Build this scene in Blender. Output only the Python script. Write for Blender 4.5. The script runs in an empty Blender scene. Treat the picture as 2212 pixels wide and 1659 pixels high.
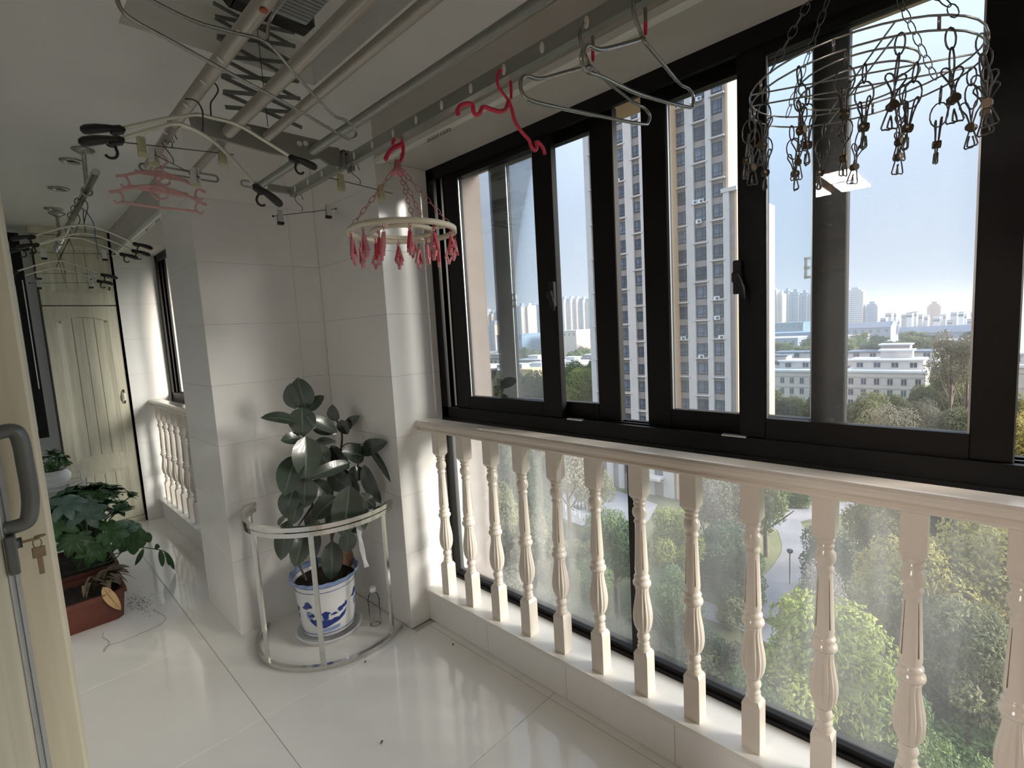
import bpy, math, random
from mathutils import Vector, Matrix, Euler

# ------------------------------------------------------------------ camera, sky, sun, exposure
SC = bpy.context.scene
COL = SC.collection
W, H, FPX = 2212, 1659, 1075.3
CAM = Vector((0.0, 0.0, 1.45))
EUL = Euler((math.radians(83.995), math.radians(3.171), math.radians(-46.075)), 'XYZ')
cam = bpy.data.objects.new('camera', bpy.data.cameras.new('camera'))
COL.objects.link(cam)
cam.location = CAM
cam.rotation_euler = EUL
cam.data.sensor_width = 36.0
cam.data.lens = 36.0 * FPX / W
cam.data.clip_start = 0.01
cam.data.clip_end = 6000
SC.camera = cam

world = bpy.data.worlds.new('hazy_sky')
SC.world = world
world.use_nodes = True
wn = world.node_tree.nodes
wl = world.node_tree.links
wn.clear()
w_out = wn.new('ShaderNodeOutputWorld')
w_bg = wn.new('ShaderNodeBackground')
w_tc = wn.new('ShaderNodeTexCoord')
w_sx = wn.new('ShaderNodeSeparateXYZ')
w_rm = wn.new('ShaderNodeValToRGB')
w_rm.color_ramp.elements[0].position = 0.0
w_rm.color_ramp.elements[0].color = (0.345, 0.38, 0.43, 1)
w_rm.color_ramp.elements[1].position = 0.85
w_rm.color_ramp.elements[1].color = (0.95, 1.08, 1.28, 1)
e_ = w_rm.color_ramp.elements.new(0.22)
e_.color = (0.395, 0.45, 0.54, 1)
wl.new(w_tc.outputs['Generated'], w_sx.inputs[0])
wl.new(w_sx.outputs['Z'], w_rm.inputs[0])
wl.new(w_rm.outputs[0], w_bg.inputs[0])
wl.new(w_bg.outputs[0], w_out.inputs[0])
w_bg.inputs[1].default_value = 1.0

sun_d = bpy.data.lights.new('sun', 'SUN')
sun_d.energy = 7.0
sun_d.angle = math.radians(24)
sun_d.color = (1.0, 0.90, 0.77)
sun = bpy.data.objects.new('sun', sun_d)
COL.objects.link(sun)
sun.rotation_euler = Vector((-0.42, 0.85, -0.34)).to_track_quat('-Z', 'Y').to_euler()

vs = SC.view_settings
vs.view_transform = 'Standard'
vs.look = 'None'
vs.gamma = 1.0
vs.use_curve_mapping = False
vs.exposure = 0.85
try:
    SC.cycles.use_denoising = True
    SC.cycles.denoiser = 'OPENIMAGEDENOISE'
    SC.cycles.max_bounces = 16
    SC.cycles.diffuse_bounces = 10
    SC.cycles.glossy_bounces = 5
    SC.cycles.transparent_max_bounces = 24
    SC.cycles.sample_clamp_indirect = 6
    SC.cycles.caustics_reflective = False
    SC.cycles.caustics_refractive = False
except Exception:
    pass

# ------------------------------------------------------------------ measuring helpers
RM = EUL.to_matrix()


def ray(x, y):
    return RM @ Vector(((x - W / 2) / FPX, (H / 2 - y) / FPX, -1.0))


def px(x, y, ax, v):
    """surveyed point: where the sight line of a photo point meets the plane (axis ax) = v"""
    d = ray(x, y)
    return CAM + d * ((v - CAM[ax]) / d[ax])


def pxn(x, y, p0, n):
    d = ray(x, y)
    n = Vector(n)
    return CAM + d * ((Vector(p0) - CAM).dot(n) / d.dot(n))


def far(x, y, dist):
    """point seen at (x, y), dist metres away measured along the ground"""
    d = ray(x, y)
    return CAM + d * (dist / math.hypot(d.x, d.y))


# ------------------------------------------------------------------ materials
MATS = {}


def nt(name):
    m = bpy.data.materials.new(name)
    m.use_nodes = True
    t = m.node_tree
    t.nodes.clear()
    o = t.nodes.new('ShaderNodeOutputMaterial')
    MATS[name] = m
    return m, t, o


def noise(t, scale, detail=3, obj=True, stretch=None, dist=0.0):
    tc = t.nodes.new('ShaderNodeTexCoord')
    n = t.nodes.new('ShaderNodeTexNoise')
    n.inputs['Scale'].default_value = scale
    n.inputs['Detail'].default_value = detail
    n.inputs['Distortion'].default_value = dist
    if stretch:
        mp = t.nodes.new('ShaderNodeMapping')
        mp.inputs['Scale'].default_value = stretch
        t.links.new(tc.outputs['Object'], mp.inputs[0])
        t.links.new(mp.outputs[0], n.inputs['Vector'])
    else:
        t.links.new(tc.outputs['Object'], n.inputs['Vector'])
    return n


def ramp(t, src, stops):
    r = t.nodes.new('ShaderNodeValToRGB')
    el = r.color_ramp.elements
    el[0].position, el[0].color = stops[0][0], tuple(stops[0][1]) + (1,)
    el[1].position, el[1].color = stops[-1][0], tuple(stops[-1][1]) + (1,)
    for p, c in stops[1:-1]:
        e = el.new(p)
        e.color = tuple(c) + (1,)
    t.links.new(src, r.inputs[0])
    return r


def mat(name, col, rough=0.5, metal=0.0, var=0.08, scale=8.0, bump=0.0, bscale=40.0, stretch=None,
        col2=None, spec=0.5, trans=0.0, coat=0.0, rand=0.0):
    """procedural surface: base colour broken up by noise, optional relief"""
    m, t, o = nt(name)
    b = t.nodes.new('ShaderNodeBsdfPrincipled')
    b.inputs['Roughness'].default_value = rough
    b.inputs['Metallic'].default_value = metal
    b.inputs['Specular IOR Level'].default_value = spec
    b.inputs['Coat Weight'].default_value = coat
    n = noise(t, scale, 4, stretch=stretch)
    c1 = [max(0, c * (1 - var)) for c in col]
    c2 = col2 if col2 else [min(1, c * (1 + var)) for c in col]
    r = ramp(t, n.outputs[0], [(0.3, c1), (0.7, c2)])
    src = r.outputs[0]
    if rand:
        oi = t.nodes.new('ShaderNodeObjectInfo')
        hs = t.nodes.new('ShaderNodeHueSaturation')
        mr = t.nodes.new('ShaderNodeMapRange')
        mr.inputs[3].default_value = 1 - rand
        mr.inputs[4].default_value = 1 + rand
        t.links.new(oi.outputs['Random'], mr.inputs[0])
        t.links.new(mr.outputs[0], hs.inputs['Value'])
        t.links.new(src, hs.inputs['Color'])
        src = hs.outputs[0]
    t.links.new(src, b.inputs['Base Color'])
    if bump:
        nb = noise(t, bscale, 3, stretch=stretch)
        bp = t.nodes.new('ShaderNodeBump')
        bp.inputs['Strength'].default_value = bump
        bp.inputs['Distance'].default_value = 0.01
        t.links.new(nb.outputs[0], bp.inputs['Height'])
        t.links.new(bp.outputs[0], b.inputs['Normal'])
    if trans:
        tr = t.nodes.new('ShaderNodeBsdfTranslucent')
        t.links.new(src, tr.inputs[0])
        mx = t.nodes.new('ShaderNodeMixShader')
        mx.inputs[0].default_value = trans
        t.links.new(b.outputs[0], mx.inputs[1])
        t.links.new(tr.outputs[0], mx.inputs[2])
        t.links.new(mx.outputs[0], o.inputs[0])
    else:
        t.links.new(b.outputs[0], o.inputs[0])
    return m


def glass(name, tint=(0.95, 0.98, 1.0), dust=0.06, streak=0.0, ior=1.45, rough=0.0, speck=0.0):
    """thin pane: straight-through light + Fresnel mirror + a film of dust that scatters daylight"""
    m, t, o = nt(name)
    tb = t.nodes.new('ShaderNodeBsdfTransparent')
    tb.inputs[0].default_value = tuple(tint) + (1,)
    gl = t.nodes.new('ShaderNodeBsdfGlossy')
    gl.inputs['Roughness'].default_value = rough
    fr = t.nodes.new('ShaderNodeFresnel')
    fr.inputs[0].default_value = ior
    hv = t.nodes.new('ShaderNodeMath')
    hv.operation = 'MULTIPLY'
    hv.inputs[1].default_value = 0.5
    t.links.new(fr.outputs[0], hv.inputs[0])
    m1 = t.nodes.new('ShaderNodeMixShader')
    t.links.new(hv.outputs[0], m1.inputs[0])
    t.links.new(tb.outputs[0], m1.inputs[1])
    t.links.new(gl.outputs[0], m1.inputs[2])
    last = m1
    if dust > 0:
        tl = t.nodes.new('ShaderNodeBsdfTranslucent')
        tl.inputs[0].default_value = (0.93, 0.94, 0.94, 1)
        n = noise(t, 3.0, 5, stretch=(1, 1, 0.35) if streak else None)
        mr = t.nodes.new('ShaderNodeMapRange')
        mr.inputs[1].default_value = 0.32
        mr.inputs[2].default_value = 0.72
        mr.inputs[3].default_value = dust * 0.55
        mr.inputs[4].default_value = dust * 1.35 + streak
        t.links.new(n.outputs[0], mr.inputs[0])
        fac = mr.outputs[0]
        if streak:
            n2 = noise(t, 6.0, 4, stretch=(1, 1.6, 0.10))
            r2 = ramp(t, n2.outputs[0], [(0.55, (0, 0, 0)), (0.78, (1, 1, 1))])
            ml = t.nodes.new('ShaderNodeMath')
            ml.operation = 'MULTIPLY_ADD'
            ml.inputs[1].default_value = streak
            t.links.new(r2.outputs[0], ml.inputs[0])
            t.links.new(fac, ml.inputs[2])
            fac = ml.outputs[0]
        if speck:
            n3 = noise(t, 110.0, 2)
            r3 = ramp(t, n3.outputs[0], [(0.62, (0, 0, 0)), (0.74, (1, 1, 1))])
            m3 = t.nodes.new('ShaderNodeMath')
            m3.operation = 'MULTIPLY_ADD'
            m3.inputs[1].default_value = speck
            t.links.new(r3.outputs[0], m3.inputs[0])
            t.links.new(fac, m3.inputs[2])
            fac = m3.outputs[0]
        m2 = t.nodes.new('ShaderNodeMixShader')
        t.links.new(fac, m2.inputs[0])
        t.links.new(m1.outputs[0], m2.inputs[1])
        t.links.new(tl.outputs[0], m2.inputs[2])
        last = m2
    t.links.new(last.outputs[0], o.inputs[0])
    return m


def emis(name, col, s):
    m, t, o = nt(name)
    e = t.nodes.new('ShaderNodeEmission')
    e.inputs[0].default_value = tuple(col) + (1,)
    e.inputs[1].default_value = s
    t.links.new(e.outputs[0], o.inputs[0])
    return m


def tile_mat(name, col, rough, vein, bump=0.0):
    """polished porcelain: soft cloudy mottling, thin scuffs in the polish"""
    m, t, o = nt(name)
    b = t.nodes.new('ShaderNodeBsdfPrincipled')
    n = noise(t, 2.2, 6, dist=0.6)
    r = ramp(t, n.outputs[0], [(0.3, [c * (1 - vein) for c in col]), (0.55, col), (0.75, [min(1, c * (1 + vein * .5)) for c in col])])
    t.links.new(r.outputs[0], b.inputs['Base Color'])
    n2 = noise(t, 5.0, 5)
    mr = t.nodes.new('ShaderNodeMapRange')
    mr.inputs[3].default_value = rough * 0.6
    mr.inputs[4].default_value = rough * 1.6
    t.links.new(n2.outputs[0], mr.inputs[0])
    t.links.new(mr.outputs[0], b.inputs['Roughness'])
    b.inputs['Specular IOR Level'].default_value = 0.5
    t.links.new(b.outputs[0], o.inputs[0])
    return m


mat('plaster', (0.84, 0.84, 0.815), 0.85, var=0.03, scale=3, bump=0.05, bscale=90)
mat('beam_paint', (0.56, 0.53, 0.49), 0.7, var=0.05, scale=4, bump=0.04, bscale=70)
mat('white_paint', (0.80, 0.81, 0.81), 0.6, var=0.02, scale=4)
tile_mat('wall_tile', (0.86, 0.845, 0.825), 0.13, 0.03)
mat('grout', (0.60, 0.58, 0.55), 0.9, var=0.1, scale=30)
tile_mat('floor_tile', (0.90, 0.885, 0.85), 0.07, 0.05)
tile_mat('curb_stone', (0.83, 0.80, 0.75), 0.16, 0.05)
mat('cream_stone', (0.76, 0.69, 0.61), 0.20, var=0.04, scale=6, bump=0.02, bscale=120)
mat('groove_brown', (0.20, 0.13, 0.08), 0.8, var=0.3, scale=60)
mat('black_alu', (0.0055, 0.005, 0.005), 0.5, 0.0, var=0.15, scale=30, bump=0.04, bscale=500, spec=0.25)
mat('rubber', (0.01, 0.01, 0.011), 0.55, var=0.2, scale=30)
mat('bright_alu', (0.62, 0.63, 0.64), 0.35, 0.9, var=0.05, scale=30)
glass('pane_dusty', dust=0.016, speck=0.022)
glass('pane_milky', dust=0.018, streak=0.07, speck=0.012)
glass('pane_clear', dust=0.012)
mat('outer_wall', (0.20, 0.165, 0.15), 0.8, var=0.06, scale=9, bump=0.1, bscale=60)
mat('outer_soffit', (0.42, 0.30, 0.18), 0.85, var=0.06, scale=9)

# ------------------------------------------------------------------ mesh builder


class MB:
    def __init__(self):
        self.v, self.f, self.m, self.s = [], [], [], []

    def face(self, idx, mi=0, sm=False):
        self.f.append(tuple(idx))
        self.m.append(mi)
        self.s.append(sm)

    def add(self, verts, faces, mi=0, sm=False):
        k = len(self.v)
        self.v.extend([tuple(v) for v in verts])
        for f in faces:
            self.face([k + i for i in f], mi, sm)
        return self

    def box(self, x0, x1, y0, y1, z0, z1, mi=0, M=None):
        vs_ = [Vector((x, y, z)) for z in (z0, z1) for y in (y0, y1) for x in (x0, x1)]
        if M is not None:
            vs_ = [M @ v for v in vs_]
        return self.add(vs_, [(0, 2, 3, 1), (4, 5, 7, 6), (0, 1, 5, 4), (2, 6, 7, 3), (0, 4, 6, 2), (1, 3, 7, 5)], mi)

    def cbox(self, x0, x1, y0, y1, z0, z1, c=0.003, mi=0, M=None):
        """box with chamfered edges"""
        xs, ys, zs = (x0, x1), (y0, y1), (z0, z1)
        V, idx = [], {}
        for i in (0, 1):
            for j in (0, 1):
                for k in (0, 1):
                    sx, sy, sz = (1 - 2 * i) * c, (1 - 2 * j) * c, (1 - 2 * k) * c
                    for a, p in enumerate(((xs[i], ys[j] + sy, zs[k] + sz), (xs[i] + sx, ys[j], zs[k] + sz), (xs[i] + sx, ys[j] + sy, zs[k]))):
                        idx[i, j, k, a] = len(V)
                        V.append(Vector(p))
        if M is not None:
            V = [M @ v for v in V]
        F = []
        for s in (0, 1):
            q = [idx[s, j, k, 0] for j, k in ((0, 0), (1, 0), (1, 1), (0, 1))]
            F.append(q if s else q[::-1])
            q = [idx[i, s, k, 1] for i, k in ((0, 0), (0, 1), (1, 1), (1, 0))]
            F.append(q if s else q[::-1])
            q = [idx[i, j, s, 2] for i, j in ((0, 0), (1, 0), (1, 1), (0, 1))]
            F.append(q if s else q[::-1])
        for a in (0, 1):
            for b in (0, 1):
                F.append([idx[a, b, 0, 0], idx[a, b, 1, 0], idx[a, b, 1, 1], idx[a, b, 0, 1]])
                F.append([idx[a, 0, b, 0], idx[a, 1, b, 0], idx[a, 1, b, 2], idx[a, 0, b, 2]])
                F.append([idx[0, a, b, 1], idx[1, a, b, 1], idx[1, a, b, 2], idx[0, a, b, 2]])
                for k in (0, 1):
                    F.append([idx[a, b, k, 0], idx[a, b, k, 1], idx[a, b, k, 2]])
        return self.add(V, F, mi)

    def tube(self, path, r, n=8, closed=False, mi=0, flat=1.0, up=None, caps=True):
        """round (or flattened) bar swept along a path; r may be a list"""
        P = [Vector(p) for p in path]
        N = len(P)
        rs = r if isinstance(r, (list, tuple)) else [r] * N
        T = []
        for i in range(N):
            if closed:
                d = P[(i + 1) % N] - P[i - 1]
            else:
                d = P[min(i + 1, N - 1)] - P[max(i - 1, 0)]
            T.append(d.normalized() if d.length > 1e-9 else Vector((0, 0, 1)))
        u = Vector(up) if up else (Vector((0, 0, 1)) if abs(T[0].z) < 0.9 else Vector((1, 0, 0)))
        u = (u - T[0] * u.dot(T[0])).normalized()
        k = len(self.v)
        for i in range(N):
            if up:
                u = Vector(up)
            u = u - T[i] * u.dot(T[i])
            u = u.normalized() if u.length > 1e-6 else T[i].orthogonal().normalized()
            w = T[i].cross(u)
            for j in range(n):
                a = 2 * math.pi * (j + 0.5) / n
                self.v.append(tuple(P[i] + u * (math.cos(a) * rs[i] * flat) + w * (math.sin(a) * rs[i])))
        sm = n > 4
        for i in range(N if closed else N - 1):
            a, b = k + i * n, k + ((i + 1) % N) * n
            for j in range(n):
                self.face((a + j, b + j, b + (j + 1) % n, a + (j + 1) % n)[::-1], mi, sm)
        if caps and not closed:
            self.face([k + j for j in range(n)], mi)
            self.face([k + (N - 1) * n + j for j in range(n)][::-1], mi)
        return self

    def lathe(self, prof, n=24, c=(0, 0, 0), mi=0, mod=None, cap=True, M=None):
        k = len(self.v)
        for (r, z) in prof:
            for j in range(n):
                a = 2 * math.pi * j / n
                rr = mod(r, z, a) if mod else r
                p = Vector((c[0] + rr * math.cos(a), c[1] + rr * math.sin(a), c[2] + z))
                self.v.append(tuple(M @ p if M is not None else p))
        for i in range(len(prof) - 1):
            for j in range(n):
                self.face((k + i * n + j, k + i * n + (j + 1) % n, k + (i + 1) * n + (j + 1) % n, k + (i + 1) * n + j), mi, True)
        if cap:
            if prof[0][0] > 1e-5:
                self.face([k + j for j in range(n)][::-1], mi)
            if prof[-1][0] > 1e-5:
                self.face([k + (len(prof) - 1) * n + j for j in range(n)], mi)
        return self

    def prism(self, pts, off, mi=0):
        """polygon (3D points) extruded by a vector"""
        n = len(pts)
        off = Vector(off)
        A = [Vector(p) for p in pts]
        k = len(self.v)
        self.v.extend([tuple(p) for p in A] + [tuple(p + off) for p in A])
        self.face([k + i for i in range(n)][::-1], mi)
        self.face([k + n + i for i in range(n)], mi)
        for i in range(n):
            j = (i + 1) % n
            self.face((k + i, k + j, k + n + j, k + n + i), mi)
        return self

    def ball(self, c, r, n=10, m=7, mi=0, sc=(1, 1, 1)):
        c = Vector(c)
        prof = [(math.sin(math.pi * i / m), -math.cos(math.pi * i / m)) for i in range(m + 1)]
        k = len(self.v)
        for (a, z) in prof:
            for j in range(n):
                t = 2 * math.pi * j / n
                self.v.append((c.x + r * sc[0] * a * math.cos(t), c.y + r * sc[1] * a * math.sin(t), c.z + r * sc[2] * z))
        for i in range(m):
            for j in range(n):
                self.face((k + i * n + j, k + i * n + (j + 1) % n, k + (i + 1) * n + (j + 1) % n, k + (i + 1) * n + j), mi, True)
        return self

    def mesh(self, name, mats, loc=None):
        me = bpy.data.meshes.new(name)
        vv = self.v
        if loc is not None:
            L = Vector(loc)
            vv = [tuple(Vector(v) - L) for v in self.v]
        me.from_pydata(vv, [], self.f)
        for m in (mats if isinstance(mats, (list, tuple)) else [mats]):
            me.materials.append(MATS[m])
        me.polygons.foreach_set('material_index', self.m)
        me.polygons.foreach_set('use_smooth', self.s)
        me.update()
        return me

    def build(self, name, mats, parent=None, loc=None):
        """one object; its vertices are given in world (or parent) space, loc becomes its origin"""
        o = bpy.data.objects.new(name, self.mesh(name, mats, loc))
        COL.objects.link(o)
        if loc is not None:
            o.location = loc
        if parent is not None:
            o.parent = parent
        return o


def tag(o, label, cat, group=None, kind=None):
    o['label'] = label
    o['category'] = cat
    if group:
        o['group'] = group
    if kind:
        o['kind'] = kind
    return o


def empty(name, loc=(0, 0, 0), parent=None):
    o = bpy.data.objects.new(name, None)
    o.empty_display_size = 0.1
    COL.objects.link(o)
    o.location = loc
    if parent is not None:
        o.parent = parent
    return o


def kid(o, parent):
    """parent an object that was built in world space under an empty that is not at the origin"""
    o.parent = parent
    o.matrix_parent_inverse = Matrix.Translation(-Vector(parent.location))
    return o


def inst(mesh_or_obj, name, parent, loc=(0, 0, 0), rot=(0, 0, 0), sc=(1, 1, 1)):
    me = mesh_or_obj.data if hasattr(mesh_or_obj, 'data') else mesh_or_obj
    o = bpy.data.objects.new(name, me)
    COL.objects.link(o)
    o.location, o.rotation_euler, o.scale = loc, rot, sc
    if parent is not None:
        o.parent = parent
    return o


def copy_tree(o, parent=None):
    c = o.copy()
    COL.objects.link(c)
    c.parent = parent
    for ch in o.children:
        copy_tree(ch, c)
    return c


def smooth_path(pts, n=6, closed=False):
    """Catmull-Rom through points"""
    P = [Vector(p) for p in pts]
    out = []
    N = len(P)
    segs = N if closed else N - 1
    for i in range(segs):
        p1, p2 = P[i], P[(i + 1) % N]
        p0 = P[i - 1] if (closed or i > 0) else p1 * 2 - p2
        p3 = P[(i + 2) % N] if (closed or i + 2 < N) else p2 * 2 - p1
        for k in range(n):
            t = k / n
            out.append(0.5 * ((2 * p1) + (p2 - p0) * t + (2 * p0 - 5 * p1 + 4 * p2 - p3) * t * t + (3 * p1 - p0 - 3 * p2 + p3) * t ** 3))
    if not closed:
        out.append(P[-1])
    return out


def struct(o, label, cat):
    return tag(o, label, cat, kind='structure')
# ------------------------------------------------------------------ the room shell
ZC, ZS = 2.45, 2.262          # ceiling, window-head soffit
XB, XW = 1.29, 1.575          # inner wall face beside the window, inner face of the window frame
DX = -0.535                   # the far bay stands that much further in
Y1, YP0, YP1, YE = 2.05, 2.69, 3.23, 5.22
YN = -2.2                     # near end of the balcony, behind the camera

floor = MB().box(-0.13, 1.615, YN, 5.6, -0.14, -0.006).build('floor', 'grout')
struct(floor, 'pale polished porcelain tile floor of the balcony', 'floor')
T_ = MB()
xs = [-0.13, 0.567, 1.367, 1.41]
ys = [YN] + [1.225 + 0.785 * k for k in range(-4, 6)] + [5.49]
for i in range(3):
    for j in range(len(ys) - 1):
        x0, x1, a, b = xs[i], xs[i + 1], ys[j], ys[j + 1]
        if b - a < 0.02 or (i == 2 and a > 2.0) or (i == 1 and a > 5.2):
            continue
        if i == 1 and a > 2.7:
            x1 = 0.89
        if i == 1 and b < 2.9 and a > 1.9:
            x1 = 1.29
        g = 0.0011
        MB().cbox(x0 + g, x1 - g, a + g, b - g, -0.006, 0.0, 0.0008).build('floor_tile', 'floor_tile', floor, ((x0 + x1) / 2, (a + b) / 2, 0))

# ceiling with the recess that takes the drying rack
cx0, cx1, cy0, cy1, cz = 0.374, 0.985, 0.10, 1.95, 2.60
m = MB()
m.box(-0.13, cx0, YN, 5.6, ZC, 2.72).box(cx1, 1.97, YN, 5.6, ZC, 2.72)
m.box(cx0, cx1, YN, cy0, ZC, 2.72).box(cx0, cx1, cy1, 5.6, ZC, 2.72).box(cx0, cx1, cy0, cy1, cz, 2.72)
struct(m.build('ceiling', 'plaster'), 'grey-white ceiling with a recess above the drying rack', 'ceiling')

m = MB().box(-0.13, 0.02, 1.21, 5.6, 0, ZC).box(-0.13, 0.0, YN, -1.3, 0, ZC).box(-0.13, 0.0, -1.3, 1.21, 2.25, ZC)
struct(m.build('wall_left', 'white_paint'), 'white painted wall left of the passage', 'wall')
struct(MB().box(0.02, 1.05, 5.49, 5.62, 0, ZC).build('wall_far', 'white_paint'), 'white end wall behind the cream cabinet', 'wall')
struct(MB().box(-0.13, 1.97, YN - 0.1, YN, 0, ZC).build('wall_near', 'white_paint'), 'white wall at the near end of the balcony', 'wall')


def tiles_on(parent, axis, plane, sgn, u0, u1, splits, zs, t=0.004):
    """wall tiles in the plane axis = plane, standing proud of the core by t towards sgn"""
    us = [u0] + splits + [u1]
    g = 0.0005
    for i in range(len(us) - 1):
        for k in range(len(zs) - 1):
            a, b, z0, z1 = us[i] + g, us[i + 1] - g, zs[k] + g, zs[k + 1] - g
            p0, p1 = sorted((plane, plane - sgn * t))
            c = ((us[i] + us[i + 1]) / 2, (zs[k] + zs[k + 1]) / 2)
            m_ = MB()
            if axis == 0:
                m_.cbox(p0, p1, a, b, z0, z1, 0.0006)
                loc = (plane, c[0], c[1])
            else:
                m_.cbox(a, b, p0, p1, z0, z1, 0.0006)
                loc = (c[0], plane, c[1])
            m_.build('wall_tile', 'wall_tile', parent, loc)


ZR = [0.0, 0.383, 0.678, 0.973, 1.268, 1.563, 1.858, 2.153, ZC]
ZR2 = ZR[:-1] + [ZS]
e = 0.004
foot = [(0.70 + e, YP0 + e), (XB + e, YP0 + e), (XB + e, Y1 + e), (1.69, Y1 + e), (1.69, YP1 - e), (0.70 + e, YP1 - e)]
pil = MB().prism([(x, y, 0) for x, y in foot], (0, 0, ZC)).build('wall_pillar', 'grout')
struct(pil, 'white tiled pillar between the two window bays', 'pillar')
tiles_on(pil, 1, YP0, -1, 0.70, XB, [1.145], ZR)
tiles_on(pil, 0, XB, -1, Y1, YP0, [], ZR)
tiles_on(pil, 1, Y1, -1, XB, XW, [], ZR2)
tiles_on(pil, 0, 0.70, -1, YP0, YP1, [], ZR)
end2 = MB().box(XB + DX, 1.35, YE + e, 5.62, 0, ZC).build('wall_end_bay', 'grout')
struct(end2, 'white tiled return wall beside the cream cabinet', 'wall')
tiles_on(end2, 1, YE, -1, XB + DX, XW + DX, [], ZR2)
tiles_on(end2, 0, XB + DX, -1, YE, 5.45, [], ZR)

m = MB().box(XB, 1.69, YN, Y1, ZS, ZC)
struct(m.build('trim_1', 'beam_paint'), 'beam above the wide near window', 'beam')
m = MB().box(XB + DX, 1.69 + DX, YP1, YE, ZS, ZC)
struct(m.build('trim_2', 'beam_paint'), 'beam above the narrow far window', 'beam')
# outside: reveal pier and lintel
m = MB().box(1.69, 1.975, Y1 + 0.04, 2.42, -3, 4)
struct(m.build('wall_outer_pier', 'outer_wall'), 'brown outer pier at the left of the window', 'wall')
m = MB().box(1.69, 1.97, YN, Y1 + 0.04, 2.325, 2.72)
struct(m.build('wall_outer_lintel', 'outer_soffit'), 'tan outer lintel above the window', 'wall')
m = MB().box(1.60, 1.618, YN, Y1 + 0.04, -1.2, 0.10)
struct(m.build('wall_outer_apron', 'outer_wall'), 'brown outer wall below the window', 'wall')


# ------------------------------------------------------------------ kerb under each window
def kerb(name, dx, ya, yb, label, step, y_first):
    r = MB().box(1.407 + dx, XW + dx + 0.046, ya, yb, 0, 0.152).build(name, 'grout')
    struct(r, label, 'kerb')
    js = [yb]
    y = y_first
    while y > ya + 0.05:
        js.append(y)
        y -= step
    js.append(ya)
    for i in range(len(js) - 1):
        MB().cbox(1.403 + dx, 1.409 + dx, js[i + 1] + .0008, js[i] - .0008, 0.001, 0.1515, .0008).build('kerb_tile', 'wall_tile', r, (1.405 + dx, (js[i] + js[i + 1]) / 2, .08))
    m_ = MB().cbox(1.385 + dx, XW + dx + 0.044, ya, yb, 0.1525, 0.172, 0.003)
    m_.build('kerb_slab', 'curb_stone', r)
    return r


kerb('trim_3', 0, YN, Y1, 'white stone kerb under the near balustrade', 0.449, 1.611)
kerb('trim_4', DX, YP1, YE, 'white stone kerb under the far balustrade', 0.449, 4.8)


# ------------------------------------------------------------------ sliding windows
def latch_mesh():
    m_ = MB()
    m_.cbox(-0.022, 0, -0.012, 0.012, -0.045, 0.055, 0.003)
    m_.cbox(-0.040, -0.018, -0.010, 0.010, -0.012, 0.020, 0.004)
    m_.tube([(-0.034, -0.002, 0.012), (-0.040, -0.012, -0.005), (-0.040, -0.022, -0.03), (-0.038, -0.024, -0.062)], [0.008, 0.009, 0.008, 0.006], 8)
    return m_.mesh('latch', 'rubber')


def keeper_mesh():
    m_ = MB()
    m_.box(0, 0.006, -0.022, -0.015, -0.03, 0.03).box(0, 0.006, -0.022, 0.006, 0.023, 0.03).box(0, 0.006, -0.022, 0.006, -0.03, -0.023)
    m_.box(0, 0.006, -0.022, -0.008, -0.004, 0.004)
    return m_.mesh('latch_keeper', 'bright_alu')


LATCH, KEEP = latch_mesh(), keeper_mesh()


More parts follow.
